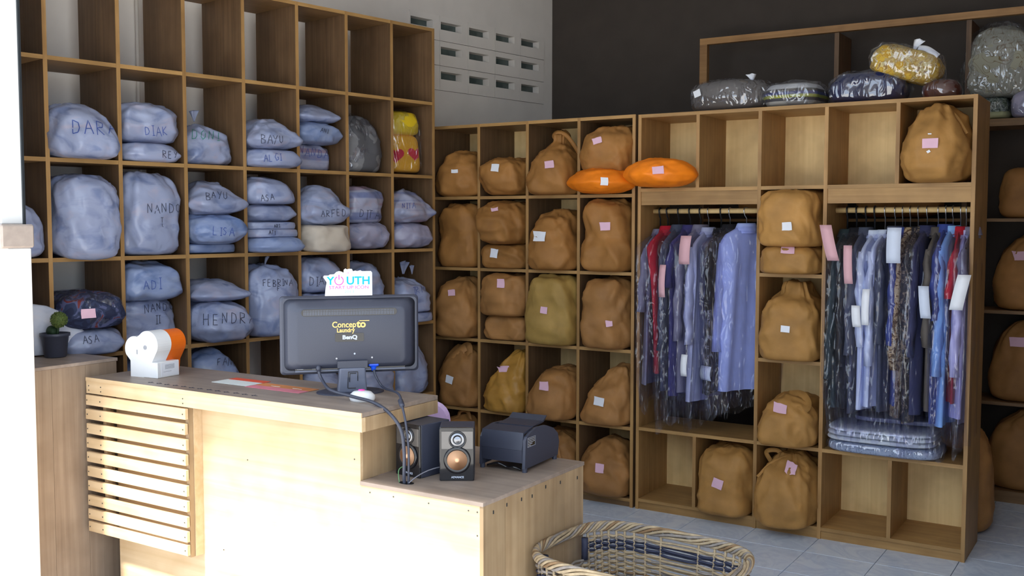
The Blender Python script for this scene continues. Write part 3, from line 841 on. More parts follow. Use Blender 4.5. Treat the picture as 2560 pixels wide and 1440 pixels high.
    ('C', -0.352, 1.5349, -0.112, 0.0523, 0.2708, 0.376, 0.2959, 'tall', (0, 0), 0.012, 'brown3', 'tall creased brown bag with pink slip, wardrobe bottom left', [((-0.001, -0.184, 0.149), 0.0459, 0.0459, 'pink', -0.25)], [], []),
    ('C', -0.296, 1.8297, -0.085, 0.0523, 0.2708, 0.43, 0.3125, 'gather', (0, 0), 0.02, 'brown3', 'big gathered brown bag with pink slip, wardrobe bottom middle', [((0.04, -0.151, 0.255), 0.0441, 0.0388, 'pink', -0.3)], [], []),
]


def prof(kind, m):
    pts, pe = KIND[kind]
    P = np.array(pts, float)
    L = np.concatenate([[0], np.cumsum(np.linalg.norm(np.diff(P * [1, 1.2], axis=0), axis=1))])
    t = np.linspace(0, L[-1], m)
    Q = np.stack([np.interp(t, L, P[:, 0]), np.interp(t, L, P[:, 1])], -1)
    for _ in range(2):
        Q[1:-1] = (Q[:-2] + 2 * Q[1:-1] + Q[2:]) / 4
    return Q, pe

def softbody(w, d, h, kind, lean=(0, 0), sag=0, seed=0, amp=.007, gather=0.0, n=72, m=48, corner=0.0, yc=None):
    """closed sack: superellipse sections on a profile, then creased with noise; local front is -Y"""
    Q, pe = prof(kind, m)
    u = np.arange(n) * 2 * np.pi / n
    cx = np.sign(np.cos(u)) * np.abs(np.cos(u)) ** (2 / pe)
    cy = np.sign(np.sin(u)) * np.abs(np.sin(u)) ** (2 / pe)
    V = np.empty((m, n, 3))
    rnd = random.Random(seed)
    ph = rnd.random() * 6
    for i, (r, z) in enumerate(Q):
        k = max(z, 0) ** 1.3
        g = 1.0
        if gather and z > .5:
            g = 1 + gather * min(1, (z - .5) * 2.4) * (np.sin(9 * u + ph) * .6 + np.sin(14 * u + 2 * ph) * .4)
        if corner:
            g = g * (1 + corner * math.exp(-((z - .38) / .16) ** 2) * np.abs(np.sin(2 * u)) ** 3)
        V[i, :, 0] = cx * r * g * w / 2 + lean[0] * k
        V[i, :, 1] = -(cy * r * g * d / 2 + lean[1] * k)
        V[i, :, 2] = z * h
    if sag:
        fr = np.clip((-V[:, :, 1] - d * .05) / (d * .45), 0, 1) ** 1.5
        V[:, :, 2] -= sag * fr * np.clip(1 - V[:, :, 2] / h, 0, 1)
    so = Vector((seed * 3.17 % 50, seed * 7.31 % 50, seed * 1.93 % 50))
    c = Vector((lean[0] * .4, -lean[1] * .4, h * .45))
    rot = Matrix.Rotation(rnd.uniform(-.9, .9), 3, 'Y') @ Matrix.Rotation(rnd.uniform(-.5, .5), 3, 'X')
    lim = w / 2 + .004
    for i in range(1, m - 1):
        wgt = min(1, Q[i, 1] * 8 + .12)
        for j in range(n):
            p = Vector(V[i, j])
            a = noise.noise(p * 5.0 + so)
            q = rot @ p
            q = Vector((q.x * 11, q.y * 11, q.z * 4.6)) + so
            b = 1 - 2.6 * abs(noise.noise(q))
            q2 = Vector((q.y + q.z * 1.6, q.x * .6, q.z * 2.4)) * 1.25 + so
            e = 1 - 2.6 * abs(noise.noise(q2))
            g = 1 - 2.6 * abs(noise.noise(q * 2.7 + so))
            dv = (p - c)
            dv.z *= .6
            dv.normalize()
            sft = amp * wgt * (a * 1.0 + max(b, -.3) * .75 + max(e, -.3) * .55 + max(g, -.3) * .28 - .75)
            p = p + dv * sft
            if yc is not None and p.y > yc:
                p.x = max(-lim, min(lim, p.x))
            V[i, j] = p
    zmin = 0
    V[:, :, 2] = np.maximum(V[:, :, 2], 0 if not sag else -sag)
    verts = [tuple(V[0].mean(0))] + [tuple(p) for i in range(1, m - 1) for p in V[i]] + [tuple(V[-1].mean(0))]
    f = []
    for j in range(n):
        f.append((0, 1 + j, 1 + (j + 1) % n))
    for i in range(m - 3):
        for j in range(n):
            a, b = 1 + i * n + j, 1 + i * n + (j + 1) % n
            f.append((a, a + n, b + n, b))
    last = len(verts) - 1
    o = 1 + (m - 3) * n
    for j in range(n):
        f.append((o + j, last, o + (j + 1) % n))
    return verts, f

VD = {'A': Vector((math.sin(R(46)), math.cos(R(46)), 0)), 'B': Vector((-math.sin(R(30)), math.cos(R(30)), 0))}
VD['C'] = VD['B']
STROKES = {
 'A': [[(0, 0), (.45, 1), (.9, 0)], [(.2, .4), (.7, .4)]], 'B': [[(0, 0), (0, 1), (.6, .85), (.55, .6), (0, .5), (.7, .35), (.65, .05), (0, 0)]],
 'D': [[(0, 0), (.05, 1), (.6, .8), (.7, .4), (.5, .08), (0, 0)]], 'E': [[(.6, 1), (0, 1), (0, 0), (.6, 0)], [(0, .5), (.5, .5)]],
 'F': [[(.65, 1), (0, .95), (0, 0)], [(0, .5), (.5, .55)]], 'G': [[(.7, .85), (.3, 1), (0, .5), (.3, 0), (.7, .15), (.7, .45), (.45, .45)]],
 'H': [[(0, 0), (0, 1)], [(.65, 0), (.65, 1)], [(0, .5), (.65, .55)]], 'I': [[(.2, 0), (.2, 1)], [(0, 1), (.4, 1)], [(0, 0), (.4, 0)]],
 'K': [[(0, 0), (0, 1)], [(.65, 1), (0, .45), (.7, 0)]], 'L': [[(0, 1), (0, 0), (.6, 0)]], 'M': [[(0, 0), (.1, 1), (.45, .4), (.8, 1), (.9, 0)]],
 'N': [[(0, 0), (.05, 1), (.65, .05), (.7, 1)]], 'O': [[(.35, 0), (.05, .3), (.1, .8), (.4, 1), (.7, .75), (.7, .25), (.35, 0)]],
 'R': [[(0, 0), (0, 1), (.6, .85), (.55, .55), (0, .48), (.7, 0)]], 'S': [[(.65, .88), (.3, 1), (.05, .75), (.6, .35), (.4, .02), (0, .1)]],
 'T': [[(0, 1), (.75, 1)], [(.37, 1), (.37, 0)]], 'U': [[(0, 1), (.05, .2), (.35, 0), (.65, .2), (.7, 1)]], 'Y': [[(0, 1), (.35, .5)], [(.75, 1), (.2, 0)]],
}

def ribbon(pts, nrm, wd):
    v, f = [], []
    for i, p in enumerate(pts):
        t = pts[min(i + 1, len(pts) - 1)] - pts[max(i - 1, 0)]
        s = nrm[i].cross(t)
        s = s.normalized() * wd / 2 if s.length > 1e-9 else Vector((wd / 2, 0, 0))
        v += [p - s, p + s]
    for i in range(len(pts) - 1):
        f.append((2 * i, 2 * i + 2, 2 * i + 3, 2 * i + 1))
    return v, f

def project(bvh, p0, D, lx, lz, off):
    """drop a point of a flat drawing onto the bag along D; lx runs right and lz up in the drawing"""
    o = Vector(p0) + Vector((D.y, -D.x, 0)) * lx + Vector((0, 0, lz)) - D * .6
    hit = bvh.ray_cast(o, D)
    if hit[0] is None:
        return None, None
    n = hit[1]
    if n.dot(D) > 0:
        n = -n
    return hit[0] + n * off, n

def handwriting(bag, bvh, s, p0, D, hh, mat, rot, seed):
    rnd = random.Random(seed)
    adv = [(.48 if ch == 'I' else 1.02) for ch in s]
    tot = sum(adv) - .2
    x = -tot / 2
    mb = MB()
    for ch, a in zip(s, adv):
        jx, jz, js = rnd.uniform(-.05, .05), rnd.uniform(-.1, .1), rnd.uniform(.88, 1.12)
        for st in STROKES.get(ch, []):
            pts = []
            for (p, q) in zip(st[:-1], st[1:]):
                for k in range(5):
                    t = k / 5
                    pts.append((p[0] + (q[0] - p[0]) * t, p[1] + (q[1] - p[1]) * t))
            pts.append(st[-1])
            P, Nn = [], []
            for (px, pz) in pts:
                lx = (x + jx + px * js * .85) * hh * .76
                lz = ((pz - .5) * js + jz) * hh
                c, sn = math.cos(rot), math.sin(rot)
                a_, n_ = project(bvh, p0, D, lx * c - lz * sn, lx * sn + lz * c, .0018)
                if a_ is None or n_.dot(D) > -.05:
                    if len(P) > 1:
                        mb.add(*ribbon(P, Nn, max(.0024, hh * .06)))
                    P, Nn = [], []
                    continue
                P.append(a_); Nn.append(n_)
            if len(P) > 1:
                mb.add(*ribbon(P, Nn, max(.0024, hh * .06)))
        x += a
    if mb.v:
        o = mb.build('handwriting', mat, bag)
        o['kind'] = 'stuff'
        return o

def patch(name, bag, bvh, p0, D, w, h, mat, rot=0.0, off=.003, k=5):
    """a small piece of paper or cloth laid on the front of a bag"""
    g = []
    c, s = math.cos(rot), math.sin(rot)
    for j in range(k):
        for i in range(k):
            lx, lz = (i / (k - 1) - .5) * w, (j / (k - 1) - .5) * h
            p, n = project(bvh, p0, D, lx * c - lz * s, lx * s + lz * c, off)
            g.append(p if p else Vector(p0) + Vector((D.y, -D.x, 0)) * (lx * c - lz * s) + Vector((0, 0, lx * s + lz * c)))
    # paper is stiff: pull every point towards the fitted plane
    ctr = sum((q for q in g), Vector()) / len(g)
    nr = (g[k - 1] - g[0] + g[-1] - g[-k]).cross(g[-1] - g[k - 1] + g[-k] - g[0]).normalized()
    if nr.dot(D) > 0:
        nr = -nr
    g = [q - nr * ((q - ctr).dot(nr) * .75) + nr * .003 for q in g]
    f = [(j * k + i, j * k + i + 1, (j + 1) * k + i + 1, (j + 1) * k + i) for j in range(k - 1) for i in range(k - 1)]
    nb = len(g)
    v = [Vector(p) for p in g] + [Vector(p) + D * .0012 for p in g]
    f = f + [tuple(reversed([q + nb for q in ff])) for ff in f]
    return mesh(name, v, f, bag, mat, True)

def make_ear(bag, x, y, z, w, h, mat, seed):
    """twisted ear of film standing up from a knot"""
    mb = MB()
    n = 9
    v, f = [], []
    rnd = random.Random(seed)
    tw = rnd.uniform(-.5, .5)
    for i in range(n):
        t = i / (n - 1)
        ww = w * (.25 + 1.3 * t ** 1.2)
        a = tw * t
        for k in range(5):
            s = k / 4 - .5
            fold = math.sin(k * 2.6 + seed) * .35 * ww
            v.append((x + s * ww * math.cos(a) + .3 * h * (t ** 2) * math.sin(seed), y + fold + s * ww * math.sin(a), z + t * h * (1 - .25 * abs(s))))
    for i in range(n - 1):
        for k in range(4):
            f.append((i * 5 + k, i * 5 + k + 1, (i + 1) * 5 + k + 1, (i + 1) * 5 + k))
    o = mesh('knot_ear', v, f, bag, mat, True)
    so = o.modifiers.new('thickness', 'SOLIDIFY'); so.thickness = .002
    return o

def strap(bag, pts, mat, w=.022):
    P = bez(pts, 8)
    Nn = [Vector((0, -1, .3)).normalized()] * len(P)
    v, f = ribbon(P, Nn, w)
    o = mesh('handle_strap', v, f, bag, mat, True)
    so = o.modifiers.new('thickness', 'SOLIDIFY'); so.thickness = .003
    return o

CATG = {'A': 'white laundry bags on the tall shelf', 'B': 'brown bags on the pigeonhole shelf', 'C': 'brown bags in the wardrobe'}
RG = {'A': RZA, 'B': 0.0, 'C': 0.0}
for bi, (u, va, c1, c2, zb, w, d, h, kind, lean, sag, mt, lab, tags, texts, ears) in enumerate(BAGS):
    if u == 'A':
        loc = (c1 * math.sin(TH) + c2 * math.cos(TH), c1 * math.cos(TH) - c2 * math.sin(TH), zb)
    else:
        loc = (c1, -c2, zb)
    vd = Vector((math.sin(va), math.cos(va), 0))
    isb = mt in ('brown', 'brown2', 'brown3', 'khaki', 'ochre')
    gath = .10 if kind in ('gather', 'knot', 'round', 'cone', 'neck') else (.05 if kind in ('sack', 'sackc', 'knotted') else 0)
    v, f = softbody(w, d, h, kind, lean, sag, bi + 1, (.0165 if isb else .0145) * min(1, h / .18 + .15), gath, corner=0 if isb or kind not in ('wedge', 'flat', 'lump', 'flat2') else (.13 if kind == 'wedge' else .06), yc=c2)
    o = mesh('cloth_bag' if isb or mt == 'cream' else 'laundry_bag', v, f, None, M[mt], True)
    o.location = loc
    o.rotation_euler = (0, 0, RG[u])
    tag(o, lab, 'bag', CATG[u])
    bvh = BVHTree.FromPolygons([Vector(p) for p in v], f)
    for (a, tw, thh, cl, rot) in tags:
        patch('paper_slip', o, bvh, a, vd, tw, thh, M[cl], rot)
    for (s, a, hh, cl, rot) in texts:
        handwriting(o, bvh, s, a, vd, hh, M[cl], rot, bi)
    for k, (ex, ez, ew, eh) in enumerate(ears):
        make_ear(o, ex, -.02, ez - eh * .75, ew, eh, M[mt], bi + k * 3)
    if kind == 'knot':
        strap(o, [(.01, -.02, h * .8), (-.03, -.04, h * .93), (.0, -.04, h * .99), (.05, -.03, h * .9), (.11, -.01, h * .62)], M[mt], .02)
    if lab.startswith('huge round'):
        strap(o, [(-.05, -.06, h * .86), (0, -.05, h * .96), (.07, -.09, h * .84), (.12, -.1, h * .6)], M[mt], .012)
        q0 = Vector(tags[0][0])
        patch('mark', o, bvh, q0 + Vector((0, 0, .036)), VD[u], .012, .005, M['white'], 0, .003)
        patch('mark', o, bvh, q0 - Vector((0, 0, .032)), VD[u], .012, .010, M['white'], .6, .003, k=3)
    if 'folded handle' in lab:
        strap(o, [(-.06, -.12, h * .72), (.0, -.12, h * .85), (.05, -.09, h * .97), (.08, -.13, h * .7)], M[mt], .05)
    if 'loop handle' in lab:
        strap(o, [(-.03, -.06, h * .9), (-.02, -.06, h * 1.05), (.03, -.06, h * 1.06), (.05, -.06, h * .9)], M[mt], .02)
    if 'with strap' in lab:
        strap(o, [(.02, -.12, h * .85), (.05, -.15, h * .7), (.08, -.17, h * .5), (.115, -.16, h * .36)], M[mt], .022)
    if 'folded top' in lab:
        strap(o, [(-.02, -.02, h * .95), (.05, -.06, h * 1.0), (.09, -.12, h * .86), (.05, -.16, h * .72)], M[mt], .05)
    if 'big gathered' in lab:
        strap(o, [(.02, -.05, h * .98), (-.06, -.11, h * .86), (-.11, -.16, h * .66)], M[mt], .012)
        strap(o, [(-.09, -.03, h * .80), (-.11, -.04, h * .95), (-.06, -.04, h * .99), (-.03, -.04, h * .9)], M[mt], .02)
    if mt == 'clear_grey' or mt == 'navy':
        v2, f2 = softbody(w * 1.03, d * 1.02, h * 1.03, kind, lean, sag, bi + 77, .010, .03)
        mesh('plastic_wrap', v2, f2, o, M['film'], True)

# ---------------------------------------------------------------- single soft things
def soft(name, loc, rz, w, d, h, kind, mt, lab, cat, group=None, seed=1, amp=.008, corner=0.0, gather=0.0, lean=(0, 0), sag=0, wrap=False, tilt=None):
    v, f = softbody(w, d, h, kind, lean, sag, seed, amp, gather, corner=corner)
    o = mesh(name, v, f, None, M[mt], True)
    o.location = loc
    o.rotation_euler = tilt if tilt else (0, 0, rz)
    tag(o, lab, cat, group)
    if wrap:
        v2, f2 = softbody(w * 1.06, d * 1.06, h * 1.05, kind, lean, sag, seed + 40, .014, gather, corner=corner)
        mesh('plastic_wrap', v2, f2, o, M['film'], True)
    return o, BVHTree.FromPolygons([Vector(p) for p in v], f)

KIND['pouch'] = ([(0, 0), (.55, .03), (.85, .2), (1.0, .42), (.9, .66), (.68, .88), (.35, .99), (0, 1)], 1.75)
KIND['roll'] = ([(0, 0), (.7, .0), (.93, .12), (1, .4), (.97, .68), (.82, .92), (.5, 1), (0, 1)], 3.4)
VD0 = Vector((-math.sin(R(28)), math.cos(R(28)), 0))
# orange pouches: ends poke out in front of the uprights
o, b = soft('orange_pouch', (.905, -.02, ZB[1] + .009), R(14), .37, .30, .125, 'pouch', 'orange', 'bright orange pouch with white slip under a brown bag', 'pouch', 'orange pouches', 5, .009)
patch('paper_slip', o, b, (.02, -.1, .055), VD0, .034, .034, M['white'], -.05)
o, b = soft('orange_pouch', (1.222, -.05, ZC[1] + .009), R(6), .36, .30, .135, 'pouch', 'orange', 'bright orange pouch with pink slip alone in the wardrobe top row', 'pouch', 'orange pouches', 8, .009)
patch('paper_slip', o, b, (.015, -.1, .072), VD0, .05, .034, M['pink'], .05)

# yellow plush with heart shapes, in clear wrap
M['yellow'] = fabric('orange_yellow_plush', (.80, .40, .02), .06, .8, .1)
M['yellow2'] = fabric('lemon_plush', (.85, .60, .02), .06, .8, .1)
M['heart'] = fabric('red_felt', (.60, .015, .05), .05, .8, .1)
def locA(s, off, z):
    return (s * math.sin(TH) + off * math.cos(TH), s * math.cos(TH) - off * math.sin(TH), z)
zs2 = ZA[2] + .009
o, b = soft('plush_pillow', locA(-.302, -.14, zs2 + .012), RZA, .23, .22, .20, 'tall', 'yellow', 'yellow plush pillow with two red hearts, wrapped in clear plastic', 'pillow', None, 14, .004)
v, f = softbody(.235, .22, .125, 'roll', (0, 0), 0, 15, .006)
mesh('folded_top', [(p[0] - .004, p[1], p[2] + .19) for p in v], f, o, M['yellow2'], True)
VH = Vector((math.sin(R(42)), math.cos(R(42)), 0))
def heart(cx, cz, s):
    P = []
    p0 = (.0, -.08, .085)
    for k in range(28):
        t = 2 * math.pi * k / 28
        x = cx + s * .031 * 16 * math.sin(t) ** 3
        z = cz + s * .031 * (13 * math.cos(t) - 5 * math.cos(2 * t) - 2 * math.cos(3 * t) - math.cos(4 * t))
        p, n = project(b, p0, VH, x, z, .004)
        if p:
            P.append(p)
    c, n = project(b, p0, VH, cx, cz, .005)
    mesh('heart', [c] + P, [(0, 1 + (k + 1) % len(P), 1 + k) for k in range(len(P))], o, M['heart'])
heart(-.048, .0, .085)
heart(.050, .012, .075)
v2, f2 = softbody(.25, .24, .325, 'tall', (0, 0), 0, 31, .006)
mesh('plastic_wrap', [(p[0], p[1], p[2] - .006) for p in v2], f2, o, M['film'], True)

# big white pillow bulging over the low cabinet
soft('pillow', locA(-2.20, .022, .8940), RZA, .32, .065, .20, 'wedge', 'plas_white', 'big smooth white pillow behind the potted plant', 'pillow', None, 23, .004, .12, lean=(-.06, -.02))

# comforters and bundles on top of the wardrobe
M['greyblanket'] = fabric('grey_brown_blanket', (.115, .10, .09), .1, .8, .1)
M['stripes'] = zbands('striped_blanket', [(.30, .29, .27), (.34, .33, .31), (.05, .05, .06), (.30, .32, .05), (.05, .06, .16), (.06, .055, .05), (.5, .5, .5)], 0, .095)
M['bluewrap'] = fabric('blue_cloth', (.004, .010, .06), .3, .5, .1)
M['goldprint'] = pattern('yellow_print', [(.55, .36, .05), (.44, .25, .03), (.62, .50, .22), (.30, .17, .05)], 30)
M['redcloth'] = fabric('dark_red_cloth', (.10, .025, .015))
M['swirl'] = pattern('cream_swirl_print', [(.40, .39, .30), (.17, .11, .04), (.40, .39, .30)], 13, 'line')
M['greendots'] = pattern('green_leaf_print', [(.06, .09, .06), (.34, .38, .33), (.08, .12, .09)], 70)
M['palegreen'] = fabric('pale_green_cloth', (.38, .40, .24), .08)
M['lilacwrap'] = fabric('lilac_cloth', (.42, .40, .55), .1)
zt = ZC[0] + TK / 2 + .001
G4 = 'wrapped bedding on top of the wardrobe'
o, b = soft('wrapped_blanket', (1.49, .18, zt), R(-4), .37, .27, .145, 'roll', 'greyblanket', 'grey brown blanket in clear plastic, leftmost on top of the wardrobe', 'blanket', G4, 51, .008, wrap=True)
patch('paper_slip', o, b, (-.13, -.1, .085), VD0, .03, .03, M['white'], .3, .012)
make_ear(o, .10, -.02, .14, .03, .035, M['white'], 4)
o, b = soft('wrapped_blanket', (1.785, .18, zt), R(-3), .255, .26, .112, 'roll', 'stripes', 'folded striped blanket in clear plastic between grey and blue bundles', 'blanket', G4, 52, .005, wrap=True)
o, b = soft('wrapped_blanket', (2.108, .19, zt), R(3), .32, .27, .14, 'roll', 'bluewrap', 'shiny dark blue bundle under the yellow printed one', 'blanket', G4, 53, .008, wrap=True)
o, b = soft('wrapped_blanket', (2.25, .165, zt + .095), 0, .30, .22, .135, 'roll', 'goldprint', 'yellow printed bundle tilted on top of the blue one', 'blanket', G4, 54, .007, wrap=True, tilt=(0, R(17), R(0)))
make_ear(o, .01, -.02, .13, .035, .05, M['white'], 7)
strap(o, [(.03, -.05, .137), (.07, -.06, .139), (.12, -.06, .12)], M['white'], .03)
o, b = soft('wrapped_blanket', (2.405, .20, zt), R(5), .15, .22, .085, 'roll', 'redcloth', 'small dark red bundle at the right end of the wardrobe top', 'blanket', G4, 55, .006, wrap=True)
zd = 1.907
G5 = 'wrapped bedding on the rear shelf'
o, b = soft('wrapped_blanket', (2.475, 1.215, zd), 0, .15, .22, .115, 'roll', 'greendots', 'green leaf print bundle with pale hem under the big cream one', 'blanket', G5, 61, .004, wrap=True)
v, f = softbody(.165, .23, .05, 'roll', (0, 0), 0, 67, .003)
mesh('pale_hem', v, f, o, M['palegreen'], True)
o, b = soft('wrapped_blanket', (2.50, 1.20, zd + .11), 0, .33, .24, .36, 'dome', 'swirl', 'big cream comforter with brown swirls in clear plastic', 'comforter', G5, 62, .010, wrap=True)
o, b = soft('wrapped_blanket', (2.64, 1.17, zd), 0, .16, .2, .13, 'lump', 'lilacwrap', 'lilac bundle at the far right edge of the rear shelf', 'blanket', G5, 63, .008, wrap=True)

# brown bags on the rear shelf and behind the wardrobe
G6 = 'brown bags on the rear shelf'
for i, (x, z, w, h, k, lab, tg) in enumerate((
        (2.70, 1.417, .36, .25, 'boxy', 'dim brown bag on the rear shelf just under the comforter', None),
        (2.70, .961, .40, .39, 'gather', 'dim brown bag with lilac slip on the rear shelf, upper one', (-.055, .27)),
        (2.695, .504, .41, .41, 'sack', 'dim brown bag with lilac slip on the rear shelf, lower one', (-.055, .30)),
        (2.70, .059, .42, .40, 'gather', 'dim brown bag on the lowest rear shelf beside the tiled floor', None),
        (1.40, .504, .40, .22, 'dome', 'brown bag on the rear shelf seen under the left covered clothes', None),
        (1.95, .504, .36, .22, 'boxy', 'brown bag on the rear shelf glimpsed under the right covered clothes', None),
        (1.35, 1.417, .40, .22, 'lump', 'brown bag on the rear shelf glimpsed over the left clothes rail', None),
        (2.03, 1.417, .45, .20, 'lump', 'brown bag on the rear shelf glimpsed over the right clothes rail', None))):
    o, b = soft('cloth_bag', (x, 1.225, z), 0, w, .25, h, k, 'brown2', lab, 'bag', G6, 80 + i, .010, gather=.06 if k in ('gather', 'sack') else 0)
    if tg:
        patch('paper_slip', o, b, (tg[0], -.12, tg[1]), VD0, .065, .045, M['pink'], .05)
soft('cloth_bag', (2.46, .56, .001), R(8), .30, .34, .50, 'sack', 'brown2', 'brown sack standing on the floor behind the right end of the wardrobe', 'bag', None, 95, .010)

# folded linen under the right rail
M['linen'] = plain('white_linen', (.68, .71, .74), .7, .2, var=.05, scale=18)
M['bluedots'] = pattern('blue_dotted_linen', [(.10, .12, .20), (.30, .36, .48), (.33, .38, .50)], 110, 'dots')
zf = ZC[4] + TK / 2 + .001
ln = empty('folded_linen', (2.235, .10, zf)); tag(ln, 'blue dotted folded linen pack under the white one in the wardrobe', 'linen', 'folded linen in plastic')
v, f = softbody(.47, .30, .05, 'slab', (0, 0), 0, 101, .002, m=24)
mesh('folded_cloth', v, f, ln, M['bluedots'], True)
v, f = softbody(.485, .315, .056, 'slab', (0, 0), 0, 102, .004, m=24)
mesh('plastic_wrap', [(a, b_, max(c, -.0) - .001) for a, b_, c in v], f, ln, M['film'], True)
ln = empty('folded_linen', (2.225, .09, zf + .052)); tag(ln, 'white folded linen pack in clear plastic under the right clothes', 'linen', 'folded linen in plastic')
for k in range(3):
    v, f = softbody(.455 - .006 * k, .30, .021, 'slab', (0, 0), 0, 103 + k, .0015, m=20)
    mesh('fold_layer', [(a, b_, c + k * .0205) for a, b_, c in v], f, ln, M['linen'], True)
v, f = softbody(.475, .318, .070, 'slab', (0, 0), 0, 108, .005, m=24)
mesh('plastic_wrap', v, f, ln, M['film'], True)
M['greyplastic'] = fabric('grey_folded_cover', (.32, .34, .42), .2, .4)
o, b = soft('folded_cover', (2.27, .16, zf + .125), R(2), .36, .17, .022, 'slab', 'greyplastic', 'thin grey folded cover lying on the white linen pack', 'cover', None, 109, .004)

# ---------------------------------------------------------------- hanging clothes
def loft(rings, close_top=True, close_bot=False):
    n = len(rings[0])
    v = [p for r in rings for p in r]
    f = []
    for i in range(len(rings) - 1):
        for k in range(n):
            f.append((i * n + k, i * n + (k + 1) % n, (i + 1) * n + (k + 1) % n, (i + 1) * n + k))
    if close_top:
        f.append(tuple(reversed(range(n))))
    if close_bot:
        f.append(tuple((len(rings) - 1) * n + k for k in range(n)))
    return v, f

GM = {}
def gmat(name, c, kind='plain', cols=None):
    if name not in GM:
        GM[name] = fabric(name, c, .1, .7, .1, .02) if kind == 'plain' else pattern(name, cols, 34 if kind == 'noise' else 60, kind)
    return GM[name]

M['wire'] = plain('bright_wire', (.6, .62, .65), .25, .5, .9)
M['blackplastic'] = plain('black_plastic', (.012, .013, .016), .35, .5)

